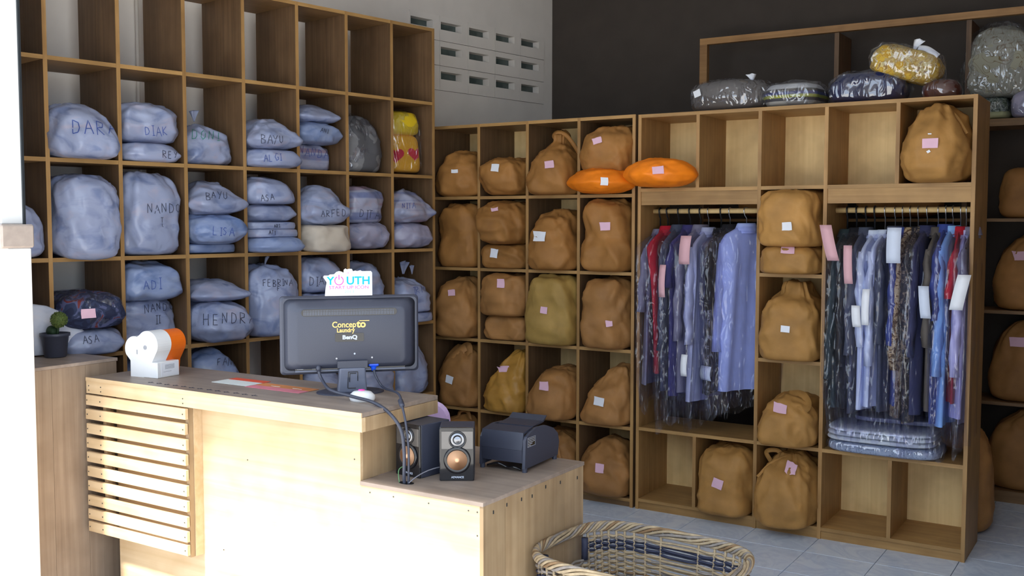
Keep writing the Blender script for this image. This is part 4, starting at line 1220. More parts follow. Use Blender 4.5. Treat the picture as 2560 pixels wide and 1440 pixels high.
def garment(x, hem, mat, lab, cat, group, seed, rz=0.0, sleeve=.26, half=.19, thick=.022, cover=True, hook='wire', tags=(), collar=True, drop=.10, top=1.375, lx=0.0):
    """a garment on its hanger: shoulders run front to back along local y, thickness along x"""
    rnd = random.Random(seed)
    z0 = hem
    t = empty('hanging_garment', (x, .15, z0), rz)
    tag(t, lab, cat, group)
    T = top - z0
    n = 48
    # hanger
    hb = MB()
    zh = 1.4665 - z0 + .0
    hookp = [(0, .016 * math.cos(a) - .0, zh - .002 + .016 * math.sin(a) - .0) for a in [R(-30 + 20 * k) for k in range(13)]]
    hookp = [(0, -.002 + .0165 * math.cos(R(-20 + 22 * k)), 1.45 - z0 + .0165 * math.sin(R(-20 + 22 * k))) for k in range(10)]
    hb.tube(hookp + [(0, -.012, 1.428 - z0), (0, 0, 1.415 - z0), (0, 0, T + .005)], .0024 if hook == 'wire' else .0038, 6)
    sh = [(0, -half * .92, T - .085), (0, -half * .5, T - .03), (0, 0, T - .0), (0, half * .5, T - .03), (0, half * .92, T - .085)]
    hb.tube(bez(sh, 6), .003 if hook == 'wire' else .006, 6)
    hb.build('hanger', M['wire'] if hook == 'wire' else M['blackplastic'], t, True)
    ph = rnd.uniform(0, 6)
    fr = rnd.uniform(30, 42)
    prf = [(0, .045, .30), (.012, .075, .5), (.035, .125, .75), (.06, half * .88, .9), (.085, half, 1), (.14, half * .985, 1), (.3, half * .96, 1), (.5, half * .97, 1.05), (.75, half * 1.0, 1.1), (1, half * 1.03, 1.15)]
    def ringz(dz, hy, k, ex, ragged=0.0):
        rr = []
        for q in range(n):
            a = 2 * math.pi * q / n
            y = hy * math.cos(a)
            s = math.sin(a)
            xx = (thick * k + ex) * math.copysign(abs(s) ** .7, s)
            wv = min(1, dz * 5)
            xx += wv * .011 * math.sin(y * fr + ph + dz * 3) + wv * .006 * math.sin(y * fr * 2.1 - ph + dz * 5)
            xx += lx * dz
            zz = T - dz
            if ragged:
                zz -= ragged * (abs(math.cos(a)) ** 3 * .8 + .35 * math.sin(a * 5 + ph))
            rr.append((xx, y, zz))
        return rr
    H = T
    rings = []
    for i in range(len(prf) - 1):
        a, b = prf[i], prf[i + 1]
        st = 1 if i < 5 else 4
        for k in range(st):
            u = k / st
            dz = (a[0] + (b[0] - a[0]) * u)
            dzz = dz if dz <= .14 else .14 + (dz - .14) / .86 * (H - .14)
            rings.append(ringz(dzz, a[1] + (b[1] - a[1]) * u, a[2] + (b[2] - a[2]) * u, 0))
    rings.append(ringz(H, prf[-1][1], prf[-1][2], 0))
    v, f = loft(rings)
    bo = mesh('garment_body', v, f, t, mat, True)
    if sleeve:
        for sg in (-1, 1):
            pts, rad = [], []
            for k in range(8):
                u = k / 7
                pts.append((.006 * sg + lx * (.1 + u * sleeve) + .008 * math.sin(u * 4 + ph), sg * (half * .9 + .022 * math.sin(u * 1.5) + .01 * u), T - .075 - u * sleeve))
                rad.append(.016 + .018 * min(1, u * 3) - .006 * u)
            mb = MB().tube(pts, rad, 12, True)
            mb.v = [(p[0] * .62 + .006 * math.sin(p[2] * 38 + p[1] * 60 + ph), p[1], p[2]) for p in mb.v]
            mb.build('sleeve', mat, t, True)
    if collar:
        cr = []
        for (dz, ry, rx) in ((.03, .062, .036), (.0, .050, .030), (-.018, .044, .026), (-.016, .050, .032), (.018, .066, .042)):
            cr.append([(rx * math.sin(2 * math.pi * q / 20), ry * math.cos(2 * math.pi * q / 20), T - dz) for q in range(20)])
        v, f = loft(cr, False)
        mesh('collar', v, f, t, mat, True)
    if cover:
        rings = []
        lv = [0, .02, .045, .07, .10, .18, .3, .42, .55, .7, .85, 1.0]
        sl_ = .045 if sleeve else .01
        hyv = [.02, .07, .13, half * .98 + sl_ * .6, half + .022 + sl_, half + .024 + sl_, half + .018 + sl_, half + .022 + sl_, half + .014 + sl_, half + .02 + sl_, half + .01 + sl_, half - .01 + sl_]
        for i, (q, hy) in enumerate(zip(lv, hyv)):
            dz = q * (H + drop) - .012
            rings.append(ringz(dz, hy, .4 if i == 0 else 1.0, .006 if i == 0 else .014 + .004 * math.sin(i * 2 + ph), .05 if i == len(lv) - 1 else 0))
        v, f = loft(rings, False)
        mesh('plastic_cover', v, f, t, M['cover'], True)
    for (y, z, w, h, cl, rot) in tags:
        k = 7
        vv, ff = [], []
        for j in range(k):
            for i in range(2):
                u = j / (k - 1)
                px = (i - .5) * w + lx * (T - z + h * u) + rot * h * (u - .5)
                vv.append((px, y - .044 - .012 * math.sin(u * 2.6), z - u * h))
        ff = [(2 * j, 2 * j + 2, 2 * j + 3, 2 * j + 1) for j in range(k - 1)]
        po = mesh('paper_slip', vv, ff, t, M[cl], True)
        so = po.modifiers.new('thickness', 'SOLIDIFY'); so.thickness = .0012
    return t

M['pinkslip'] = plain('salmon_paper', (.68, .40, .44), .7, .2, var=.03)
M['paleslip'] = plain('pale_blue_paper', (.62, .68, .82), .7, .2, var=.03)
GL, GRT = 'covered clothes on the left rail', 'covered clothes on the right rail'
red = gmat('crimson_cloth', (.46, .012, .03)); navy = gmat('navy_cloth', (.035, .04, .10)); purple = gmat('indigo_cloth', (.05, .045, .16))
grey = gmat('lilac_grey_cloth', (.21, .20, .28)); pale = gmat('pale_lilac_cloth', (.42, .45, .66)); black = gmat('black_cloth', (.012, .012, .016))
lblue = gmat('light_blue_cloth', (.40, .48, .88)); slate = gmat('slate_cloth', (.07, .08, .12)); sky = gmat('sky_blue_cloth', (.28, .52, .92))
lilac = gmat('lilac_cloth_shirt', (.60, .58, .86)); dgreen = gmat('dark_green_cloth', (.025, .04, .045)); dbrown = gmat('dark_taupe_cloth', (.10, .085, .075))
rblue = gmat('royal_blue_cloth', (.04, .065, .26)); white = gmat('pale_blue_white_cloth', (.66, .74, .92))
sequin = gmat('black_sequin_cloth', None, 'noise', [(.01, .01, .012), (.015, .015, .02), (.25, .25, .28), (.01, .01, .012)])
batik = gmat('brown_batik_cloth', None, 'noise', [(.10, .055, .03), (.36, .26, .15), (.45, .36, .24), (.06, .035, .03)])
batik2 = gmat('dark_batik_cloth', None, 'noise', [(.015, .015, .02), (.03, .025, .03), (.22, .17, .12), (.02, .02, .03)])
P_, W_, PB = 'pinkslip', 'white', 'paleslip'
XL = [
 (1.135, .62, grey, 'thin pale grey garment in clear cover, leftmost on the left rail', 'garment', .30, .016, 'black', (), 0, .10, .50),
 (1.175, .68, red, 'crimson dress in clear cover, second from the left wall of the left rail', 'dress', .0, .020, 'black', (), .06, .09, 0),
 (1.232, .60, slate, 'dark slate garment in clear cover just right of the crimson dress', 'garment', .50, .020, 'black', (), 0, .16, 0),
 (1.292, .58, purple, 'indigo dress in clear cover with a pink slip low on its side', 'dress', .2, .024, 'black', [(-.225, 1.20 - .58, .032, .15, P_, .0)], 0, .10, 0),
 (1.345, .60, grey, 'lilac grey shirt in clear cover left of the white striped one', 'shirt', .45, .020, 'black', (), 0, .13, 0),
 (1.385, .56, pale, 'pale lilac shirt with a big pink slip hanging from its shoulder', 'shirt', .45, .022, 'wire', [(-.225, 1.335 - .56, .052, .13, P_, -.05), (-.222, .79 - .56, .03, .10, W_, 0)], 0, .11, 0),
 (1.448, .60, sequin, 'black sequin dress in clear cover, left of the light blue shirt', 'dress', .0, .022, 'black', (), 0, .08, 0),
 (1.492, .62, black, 'black garment in clear cover just behind the light blue shirt', 'garment', .3, .020, 'wire', (), 0, .10, 0),
]
for i, (x, hem, mt, lab, cat, sl, th, hk, tg, lx, dr, xx) in enumerate(XL):
    garment(x, hem, mt, lab, cat, GL, 200 + i, R(random.Random(i).uniform(-7, 3)), sl, .20, th, True, hk, tg, True, dr, 1.372 - .03 * random.Random(i * 7).random(), lx=lx)
garment(1.572, .615, lblue, 'light blue collared shirt facing out at the right end of the left rail', 'shirt', GL, 230, R(-28), .50, .162, .034, True, 'wire',
        [(-.185, .735 - .615, .07, .065, PB, .1)], True, .10, lx=0.0)
XR_ = [
 (2.035, .60, dgreen, 'black green garment with a bent pink slip, leftmost on the right rail', 'garment', .55, .022, 'black', [(-.225, 1.385 - .60, .05, .15, P_, .25)], 0, .09),
 (2.075, .60, black, 'black garment second from the left on the right rail', 'garment', .50, .020, 'black', (), 0, .10),
 (2.115, .58, slate, 'dark slate garment with a narrow pink slip on the right rail', 'garment', .45, .018, 'black', [(-.225, 1.30 - .58, .035, .16, P_, .05)], 0, .10),
 (2.152, .60, white, 'pale blue white shirt in clear cover, left one of the bright pair', 'shirt', .40, .020, 'black', [(-.225, 1.05 - .60, .035, .09, W_, .1)], 0, .12),
 (2.196, .615, white, 'bright white shirt in clear cover, right one of the bright pair', 'shirt', .48, .022, 'wire', [(-.225, 1.12 - .615, .03, .15, W_, 0)], 0, .09),
 (2.238, .60, slate, 'blue grey garment in clear cover beside the bright white shirts', 'garment', .40, .018, 'wire', (), 0, .10),
 (2.268, .63, rblue, 'royal blue shirt in clear cover next to the brown batik', 'shirt', .40, .016, 'wire', (), 0, .08),
 (2.300, .58, batik, 'brown batik shirt under a large white slip', 'shirt', .50, .020, 'wire', [(-.228, 1.375 - .58, .056, .145, PB, 0)], 0, .10),
 (2.332, .56, batik2, 'dark batik shirt just right of the brown batik', 'shirt', .45, .016, 'wire', (), 0, .10),
 (2.368, .60, navy, 'navy garment in clear cover in the middle of the right rail', 'garment', .45, .022, 'wire', (), 0, .12),
 (2.412, .62, dbrown, 'dark taupe jacket without shine, with a white slip at its front edge', 'jacket', .40, .020, 'wire', [(-.222, 1.14 - .62, .04, .13, PB, .1)], 0, .0),
 (2.442, .57, rblue, 'deep blue shirt half hidden left of the sky blue shirt', 'shirt', .30, .014, 'wire', (), 0, .10),
 (2.470, .56, sky, 'sky blue shirt near the right end of the right rail', 'shirt', .52, .022, 'wire', (), 0, .10),
 (2.500, .66, red, 'narrow red garment squeezed between sky blue and lilac shirts', 'garment', .2, .010, 'wire', (), 0, .05),
 (2.522, .60, lilac, 'lilac shirt at the right end of the right rail', 'shirt', .50, .018, 'wire', (), 0, .10),
 (2.544, .58, grey, 'clear covered grey garment with white slip against the wardrobe side', 'garment', .2, .008, 'wire', [(-.235, 1.19 - .58, .05, .14, W_, -.2)], 0, .10),
]
for i, (x, hem, mt, lab, cat, sl, th, hk, tg, lx, dr) in enumerate(XR_):
    garment(x, hem, mt, lab, cat, GRT, 260 + i, R(random.Random(i + 9).uniform(-4, 3)), sl, .20, th, dr > .01, hk, tg, True, max(dr, .02), 1.375 - .03 * random.Random(i * 5).random(), lx=lx)

# ---------------------------------------------------------------- things on the counter
M['black'] = plain('satin_black_plastic', (.042, .047, .073), .42, .5, bmp=.05, scale=300, bdist=.0005)
M['gloss'] = plain('gloss_black', (.010, .010, .013), .08, .6)
M['greyplas'] = plain('slate_grey_plastic', (.11, .125, .18), .4, .5)
M['copper'] = plain('copper_cone', (1.0, .54, .31), .4, .5, .0)
M['chrome'] = plain('chrome', (.26, .27, .30), .22, .5, .9)
M['wplastic'] = plain('white_plastic', (.82, .83, .85), .3, .5, var=.01)
M['oplastic'] = plain('orange_plastic', (.85, .16, .008), .35, .5, var=.03)
M['bluevga'] = plain('blue_connector', (.01, .09, .75), .35, .5)
M['printer'] = plain('printer_black', (.028, .032, .052), .4, .5)
M['gold'] = plain('gold_sticker', (.80, .55, .18), .4, .5)
M['silver'] = plain('silver_print', (.55, .60, .72), .5, .5)
M['cyan'] = plain('cyan_print', (.0, .42, .72), .5, .3)
M['magenta'] = plain('magenta_print', (.85, .10, .45), .5, .3)
M['teal'] = plain('teal_print', (.30, .62, .62), .5, .3)

def rrect(x0, x1, z0, z1, r, n=5):
    pts = []
    for cx, cz, a in ((x1 - r, z0 + r, -90), (x1 - r, z1 - r, 0), (x0 + r, z1 - r, 90), (x0 + r, z0 + r, 180)):
        for k in range(n + 1):
            t = R(a + 90 * k / n)
            pts.append((cx + r * math.cos(t), cz + r * math.sin(t)))
    return pts

def loftrect(rings, name, mat, parent, smooth=False, caps=True):
    """rings: list of (x0,x1,z0,z1,r,y)"""
    R_ = [[(x, y, z) for x, z in rrect(x0, x1, z0, z1, r)] for (x0, x1, z0, z1, r, y) in rings]
    v, f = loft(R_, False)
    n = len(R_[0])
    f = [tuple(reversed(q)) for q in f]
    if caps:
        f.append(tuple(range(n)))
        f.append(tuple(reversed([(len(R_) - 1) * n + k for k in range(n)])))
    return mesh(name, v, f, parent, mat, smooth)

# monitor seen from behind
mo = empty('monitor', (1.005, -1.975, ZU), R(47.5))
tag(mo, 'black flat monitor seen from behind with a gold laundry sticker', 'monitor')
W2, Z0, Z1 = .2235, .066, .318
loftrect([(-W2, W2, Z0, Z1, .012, .028), (-W2, W2, Z0, Z1, .012, .008), (-W2 + .006, W2 - .006, Z0 + .006, Z1 - .006, .014, .002)], 'bezel', M['black'], mo, caps=True)
loftrect([(-W2 + .012, W2 - .012, Z0 + .014, Z1 - .008, .02, .002), (-W2 + .03, W2 - .03, Z0 + .02, Z1 - .018, .03, -.010), (-W2 + .048, W2 - .045, Z0 + .03, Z1 - .034, .02, -.022), (-W2 + .056, W2 - .053, Z0 + .034, Z1 - .04, .016, -.024)], 'rear_shell', M['black'], mo, smooth=True)
B('screen', M['gloss'], mo, -W2 + .014, W2 - .014, .0281, .0295, Z0 + .018, Z1 - .014)
loftrect([(-.158, .148, Z1 - .062, Z1 - .040, .010, -.0245), (-.158, .148, Z1 - .062, Z1 - .040, .010, -.0262)], 'vent_recess', M['gloss'], mo)
s0 = None
for k in range(58):
    for row, (za, zb_) in enumerate(((Z1 - .046, Z1 - .0425), (Z1 - .0595, Z1 - .048))):
        if k % 1 == 0:
            pass
vs_ = MB()
for k in range(58):
    x = -.150 + k * .005
    vs_.box(x, x + .0022, -.0285, -.0262, Z1 - .0595, Z1 - .048)
    vs_.box(x, x + .0022, -.0285, -.0262, Z1 - .0465, Z1 - .043)
q = vs_.build('vent_slots', M['greyplas'], mo); q['kind'] = 'stuff'
text('sticker_lettering', 'Concep', .0265, M['gold'], mo, Matrix.Translation((.020, -.0262, .2265)) @ FACE, .0003, .0006, 'RIGHT', sx=.92)
text('sticker_lettering', 'to', .033, M['gold'], mo, Matrix.Translation((.036, -.0262, .2275)) @ FACE, .0003, .0012, 'CENTER')
text('sticker_lettering', 'Laundry', .0195, M['gold'], mo, Matrix.Translation((-.014, -.0262, .2085)) @ FACE, .0003, .0006, 'CENTER', sx=.9)
B('sticker_bar', M['gold'], mo, .026, .058, -.0264, -.0258, .2375, .2400)
mo.children[-1].name = 'sticker_bar'
for ob in mo.children:
    if ob.name.startswith('sticker'):
        ob.location.x = -.004 if 'bar' not in ob.name else .0
loftrect([(-.052, .040, .172, .199, .004, -.0243), (-.052, .040, .172, .199, .004, -.0256)], 'badge_plate', M['gloss'], mo)
text('badge_lettering', 'BenQ', .0175, M['silver'], mo, Matrix.Translation((-.005, -.0260, .1855)) @ FACE, .0003, .0008, 'CENTER', sx=1.15)
B('port_recess', M['gloss'], mo, -.178, .176, -.0065, -.0035, Z0 + .012, Z0 + .044)
B('port_plate', M['greyplas'], mo, -.178, .176, -.012, -.0066, Z0 + .010, Z0 + .0145)
for x0, x1, z0, z1, mt in ((-.172, -.150, .026, .029, 'white'), (-.172, -.152, .018, .022, 'white'), (-.146, -.132, .030, .034, 'white'), (-.124, -.110, .018, .024, 'white'), (-.094, -.072, .020, .042, 'silver'), (-.172, -.160, .034, .036, 'silver')):
    B('port_label', M[mt], mo, x0, x1, -.0072, -.0066, Z0 + z0 - .0, Z0 + z1)
for x, z in ((-.048, .118), (.066, .118)):
    MB().lathe([(.003, -.0243), (.003, -.0252)], 10, (x, 0, z), 'Y').build('screw', M['chrome'], mo)
MB().lathe([(.003, -.0243), (.003, -.0250)], 10, (.010, 0, .132), 'Y').build('screw', M['silver'], mo)
# stand
sv = [(-.040, .044, .0, .075), ]
sp = MB()
ST = [(-.046, .050, -.012, .005), (-.042, .046, -.014, .05), (-.040, .044, -.018, .088)]
vv = []
for x0, x1, y, z in ST:
    vv += [(x0, y - .02, z), (x1, y - .02, z), (x1, y + .025, z), (x0, y + .025, z)]
ff = [(3, 2, 1, 0), (8, 9, 10, 11)]
for i in range(2):
    for k in range(4):
        ff.append((i * 4 + k, i * 4 + (k + 1) % 4, (i + 1) * 4 + (k + 1) % 4, (i + 1) * 4 + k))
st = mesh('stand_column', vv, ff, mo, M['greyplas'])
bv = st.modifiers.new('round', 'BEVEL'); bv.width = .006; bv.segments = 3
cl = MB()
for a, b_ in (((-.012, .075), (.018, .075)), ((-.012, .075), (-.014, .022)), ((-.014, .022), (.012, .022)), ((.018, .075), (.018, .045)), ((-.007, .070), (.013, .070)), ((-.007, .070), (-.008, .042))):
    ya = -.0385
    cl.tube([(a[0], -.0335 - .0 + (.088 - a[1]) * .06 - .0045, a[1]), (b_[0], -.0335 + (.088 - b_[1]) * .06 - .0045, b_[1])], .0012, 6)
cl.build('cable_clip', M['gloss'], st)
B('hinge_cover', M['black'], mo, -.046, .050, -.036, .0, .088, .110)
fb = MB()
fb.lathe([(.098, 0), (.098, .004), (.085, .007), (.02, .009)], 40)
fb.v = [(x * 1.12, y * .8 + .02, z) for x, y, z in fb.v]
fb.build('stand_foot', M['black'], mo)

# small white die cut sign on top of the monitor
sg = empty('desk_sign', (1.005 + .676 * -.006, -1.975 + .737 * -.006, ZU + Z1), R(47.5))
tag(sg, 'small white die cut award sign standing on top of the monitor', 'sign')
out_ = [(-.074, 0), (.078, 0), (.078, .074), (.074, .079), (.045, .079), (.040, .082), (.030, .079), (.024, .081), (.016, .079), (.013, .086), (.004, .087), (-.003, .085), (-.008, .088), (-.013, .084), (-.014, .074), (-.020, .078), (-.028, .080), (-.037, .077), (-.044, .070), (-.058, .069), (-.062, .066), (-.076, .066), (-.079, .061), (-.072, .050), (-.068, .044), (-.072, .022)]
MB().prism(out_, .004, .010).build('sign_board', M['wplastic'], sg)
text('lettering', 'Y', .036, M['cyan'], sg, Matrix.Translation((-.056, .0037, .0475)) @ FACE, .0002, .0009)
MB().tube([(-.029 + .0135 * math.cos(R(a)), .0036, .049 + .0135 * math.sin(R(a))) for a in range(115, 425 + 1, 10)], .0017, 6).build('power_ring', M['magenta'], sg)
B('power_bar', M['magenta'], sg, -.0305, -.0275, .0026, .0040, .052, .068)
text('lettering', 'UTH', .036, M['cyan'], sg, Matrix.Translation((.033, .0037, .0475)) @ FACE, .0002, .0009, sx=1.06)
text('lettering', 'START UP ICON', .0145, M['magenta'], sg, Matrix.Translation((.003, .0037, .0265)) @ FACE, .0002, .0001, sx=1.22)
text('lettering', '2013', .0125, M['teal'], sg, Matrix.Translation((.004, .0037, .0125)) @ FACE, .0002, 0, sx=1.3)
text('lettering', 'H', .010, M['magenta'], sg, Matrix.Translation((.000, .0037, .0735)) @ FACE, .0002, 0)

# cables: they run from the ports over the desk edge into the hole of the lower top
def mw(p):
    c, s = math.cos(R(47.5)), math.sin(R(47.5))
    return (1.005 + p[0] * c - p[1] * s, -1.975 + p[0] * s + p[1] * c, ZU + p[2])
HOLE = (1.335, -2.105, ZL)
pcab = empty('power_cable', HOLE); tag(pcab, 'black power cable curving from the left port over the desk edge', 'cable')
def rel(pts):
    return [(p[0] - HOLE[0], p[1] - HOLE[1], p[2] - HOLE[2]) for p in pts]
pts = [mw((-.105, -.014, Z0 + .030)), mw((-.104, -.022, Z0 + .012)), mw((-.096, -.034, Z0 - .012)), (1.03, -2.10, ZU + .030), (1.13, -2.105, ZU + .018), (1.22, -2.12, ZU + .012), (1.285, -2.125, ZU - .012), (1.325, -2.118, ZU - .06), (1.335, -2.115, ZU - .13), (1.330, -2.110, ZL + .02), (1.330, -2.107, ZL - .004)]
MB().tube(bez(rel(pts), 10), .0052, 10).build('cord', M['black'], pcab, True)
MB().tube(rel([pts[0], mw((-.105, -.02, Z0 + .022)), pts[1]]), [.009, .0085, .0065], 10).build('plug', M['black'], pcab, True)
vcab = empty('video_cable', HOLE); tag(vcab, 'thin dark video cable with a blue plug and ferrite lump', 'cable')
pts = [mw((.072, -.016, Z0 + .010)), mw((.080, -.026, Z0 - .015)), mw((.10, -.05, Z0 - .045)), (1.245, -2.03, ZU + .028), (1.300, -2.08, ZU + .004), (1.331, -2.10, ZU - .05), (1.343, -2.104, ZU - .12), (1.342, -2.103, ZL + .02), (1.341, -2.103, ZL - .004)]
MB().tube(bez(rel(pts), 10), .0038, 10).build('cord', M['black'], vcab, True)
a_, b_ = Vector(rel(pts)[3]), Vector(rel(pts)[4])
MB().tube([a_.lerp(b_, .55), a_.lerp(b_, .62), a_.lerp(b_, 1.0), a_.lerp(b_, 1.07)], [.006, .0085, .0085, .006], 10).build('ferrite', M['black'], vcab, True)
pb_ = MB().box(-.017, .017, -.010, .006, .0, .020, c=.003)
pb_.lathe([(.011, .0), (.006, -.014), (.004, -.016)], 10)
mwp = mw((.072, -.012, Z0 + .022))
pl_ = pb_.build('blue_plug', M['bluevga'], vcab)
pl_.location = rel([mwp])[0]; pl_.rotation_euler = (0, 0, R(47.5))

# white and orange two lobed dispenser
dp = empty('dispenser', (.155, -2.115, ZU), R(6)); tag(dp, 'white and orange two lobed desktop dispenser near the slatted end', 'dispenser')
def lobes(sx=0.0):
    pts = [(-.067, 0), (.062, 0)]
    body = []
    c1, r1, c2, r2 = (-.046, .100), .046, (.018, .118), .050
    right = [(c2[0] + r2 * math.cos(R(a)), c2[1] + r2 * math.sin(R(a))) for a in range(-25, 136, 10)]
    left = [(c1[0] + r1 * math.cos(R(a)), c1[1] + r1 * math.sin(R(a))) for a in range(72, 216, 9)]
    return [(-.066, .0), (.030, .0), (.038, .055)] + right + left + [(-.066, .058)]
MB().prism(lobes(), -.004, .062).build('white_housing', M['wplastic'], dp)
o2 = MB().prism([(x * .97 + .0, z * .985) for x, z in lobes()], .0625, .135)
o2.build('orange_housing', M['oplastic'], dp)
B('base_block', M['wplastic'], dp, -.002, .066, -.006, .10, 0, .056, c=.002)
B('printed_label', M['white'], dp, .0662, .0668, .012, .094, .006, .052)
lb = MB()
for k in range(6):
    lb.box(.0669, .0672, .030, .075, .030 + k * .0028, .0312 + k * .0028)
lb.box(.0669, .0672, .022, .06, .020, .0212)
q = lb.build('label_print', M['ink_grey'], dp); q['kind'] = 'stuff'
MB().lathe([(.008, -.0042), (.008, -.006)], 16, (.008, 0, .108), 'Y').build('lobe_boss', M['ink_grey'], dp)
B('slot', M['ink_grey'], dp, -.034, -.030, -.0052, -.0042, .082, .098)

# leaflets lying on the desk
M['redprint'] = plain('red_leaflet', (.72, .10, .05), .6, .3, var=.1)
M['whiteleaf'] = plain('pale_leaflet', (.70, .74, .74), .6, .3)
M['orangeleaf'] = plain('orange_leaflet', (.62, .24, .09), .6, .3, var=.1)
M['pinkleaf'] = plain('pink_leaflet', (.68, .22, .28), .6, .3, var=.1)
lf = empty('leaflet', (.53, -2.01, ZU + .0005)); tag(lf, 'red and white leaflet on the desk left of the orange one', 'leaflet', 'leaflets on the desk')
B('printed_band', M['redprint'], lf, -.085, .085, .02, .06, 0, .001)
B('paper', M['whiteleaf'], lf, -.085, .085, -.055, .0195, 0, .001)
lf = empty('leaflet', (.745, -2.03, ZU + .0005)); tag(lf, 'orange and pink leaflet on the desk left of the monitor', 'leaflet', 'leaflets on the desk')
B('paper', M['orangeleaf'], lf, -.125, .125, .0, .05, 0, .001)
B('printed_band', M['pinkleaf'], lf, -.125, .125, -.045, -.0005, 0, .001)
for x in (-.06, .04):
    B('printed_line', M['whiteleaf'], lf, x, x + .04, .012, .016, .001, .0014)
# pen marks on the desk top
pm = MB()
rr_ = random.Random(3)
for k in range(13):
    x = .26 + k * .042; y = -2.185 + .004 * rr_.random()
    pm.box(x, x + .026, y, y + .0035, ZU + .0001, ZU + .0006); pm.box(x + .008, x + .011, y - .006, y + .012, ZU + .0001, ZU + .0006)
q = pm.build('pen_marks', M['ink_black'], cn); q['kind'] = 'stuff'

# white puck with a pink button
mp_ = empty('bell_button', (1.128, -2.062, ZU)); tag(mp_, 'small white puck with a pink button at the desk corner', 'button')
bb = MB().lathe([(.040, 0), (.043, .008), (.042, .018), (.030, .028), (.012, .031)], 28)
bb.v = [(x, y * .85, z) for x, y, z in bb.v]
bb.build('shell', M['wplastic'], mp_, True)
MB().lathe([(.011, .0300), (.010, .0335), (.004, .0345)], 18, (-.006, .004, 0)).build('push_button', M['magenta'], mp_, True)
B('mark', M['ink_grey'], mp_, .006, .018, -.0372, -.0360, .010, .013)

# loudspeakers
def speaker(loc, rz, lab, dpt):
    t = empty('loudspeaker', loc, rz); tag(t, lab, 'speaker', 'pair of small loudspeakers')
    w, h = .052, .163
    B('cabinet', M['black'], t, -w, w, .006, dpt, 0, h, c=.002)
    loftrect([(-w, w, .0, h, .004, .0058), (-w, w, .0, h, .004, .0018), (-w + .002, w - .002, .002, h - .002, .004, 0)], 'baffle', M['gloss'], t)
    B('mirror_plate', M['chrome'] if False else M['platef'], t, -w + .006, w - .004, -.0012, -.0002, .098, h - .012)
    MB().lathe([(.026, -.0002), (.0265, -.004), (.0235, -.0055), (.0225, -.003)], 32, (.002, 0, .126), 'Y').build('tweeter_ring', M['gloss'], t, True)
    MB().lathe([(.0225, -.0016), (.019, -.0045), (.012, -.0022), (.008, -.004), (.002, -.0055)], 28, (.002, 0, .126), 'Y').build('tweeter', M['chrome'], t, True)
    MB().lathe([(.040, -.0002), (.041, -.003), (.036, -.0065), (.031, -.0035)], 40, (.001, 0, .064), 'Y').build('woofer_ring', M['gloss'], t, True)
    MB().lathe([(.0305, -.004), (.012, -.0014), (.007, -.0022), (.0062, -.0068), (.003, -.0082)], 36, (.001, 0, .064), 'Y').build('woofer_cone', M['copper'], t, True)
    text('maker_lettering', 'ADVANCE', .0085, M['silver'], t, Matrix.Translation((.002, -.0004, .0115)) @ FACE, .0002, .0002, sx=.95)
    return t
M['platef'] = plain('smoked_mirror', (.13, .125, .125), .15, .5, .5)
speaker((1.289, -2.040, ZL), R(-6), 'black loudspeaker nearest the desk, turned away with the cables crossing it', .135)
speaker((1.449, -2.005, ZL), R(33), 'black loudspeaker facing forward with copper cone, beside the printer', .10)
wc = empty('speaker_wire', HOLE); tag(wc, 'thin grey wire running from the counter hole past the speaker', 'wire')
M['greywire'] = plain('grey_wire', (.20, .20, .24), .4, .5)
MB().tube(bez([(.012, -.004, .002), (.022, .015, .016), (.034, .045, .028), (.046, .08, .034), (.056, .115, .034)], 8), .0018, 6).build('wire', M['greywire'], wc, True)
gw = empty('green_wire', HOLE); tag(gw, 'thin green wire looping up beside the speaker foot', 'wire')
M['greenwire'] = plain('green_wire', (.12, .30, .12), .4, .5)
MB().tube(bez([(-.022, -.006, .0), (-.030, .0, .02), (-.032, .006, .036), (-.026, .02, .044)], 8), .0014, 6).build('wire', M['greenwire'], gw, True)
hl = MB().lathe([(.026, 0), (.026, .0006)], 24); hl.v = [(x, y * .62, z) for x, y, z in hl.v]
q = hl.build('cable_hole', M['gloss'], cn); q.location = (HOLE[0], HOLE[1], ZL)

# receipt printer
pt = empty('printer', (1.482, -1.705, ZL), R(4)); tag(pt, 'black boxy printer with a curved lid at the end of the lower counter', 'printer')
prof_ = [(-.115, .012), (.118, .012), (.128, .055), (.118, .085), (.085, .108), (.03, .126), (-.03, .130), (-.075, .122), (-.100, .112), (-.110, .100)]
def sideprism(x0, x1, pr_, name, mat, par):
    n = len(pr_)
    v = [(x0, y, z) for y, z in pr_] + [(x1, y, z) for y, z in pr_]
    f = [tuple(reversed(range(n))), tuple(range(n, 2 * n))] + [(i, (i + 1) % n, n + (i + 1) % n, n + i) for i in range(n)]
    return mesh(name, v, f, par, mat)
sideprism(-.082, -.072, prof_, 'side_cheek', M['black'], pt)
sideprism(.072, .082, prof_, 'side_cheek', M['black'], pt)
sideprism(-.0718, .0718, [(-.108, .030), (.112, .014), (.120, .055), (.108, .085), (.06, .108), (-.104, .108)], 'core', M['black'], pt)
sideprism(-.076, .0715, [(-.116, .070), (-.110, .070), (-.100, .118), (-.045, .128), (-.047, .132), (-.106, .124)], 'front_lid', M['printer'], pt)
sideprism(-.0718, .0718, [(-.115, .030), (-.109, .030), (-.109, .0695), (-.116, .0695)], 'front_panel', M['printer'], pt)
sideprism(-.060, .066, [(-.03, .128), (.045, .132), (.07, .150), (.064, .150), (.04, .137), (-.03, .1315)], 'paper_lid', M['printer'], pt)
for x in (-.076, .076):
    for y in (-.105, .105):
        MB().lathe([(.008, 0), (.008, .014)], 14, (x, y, 0)).build('foot', M['black'], pt)
B('rating_label', M['gloss'], pt, .0821, .0824, -.098, -.045, .078, .106)
lb = MB()
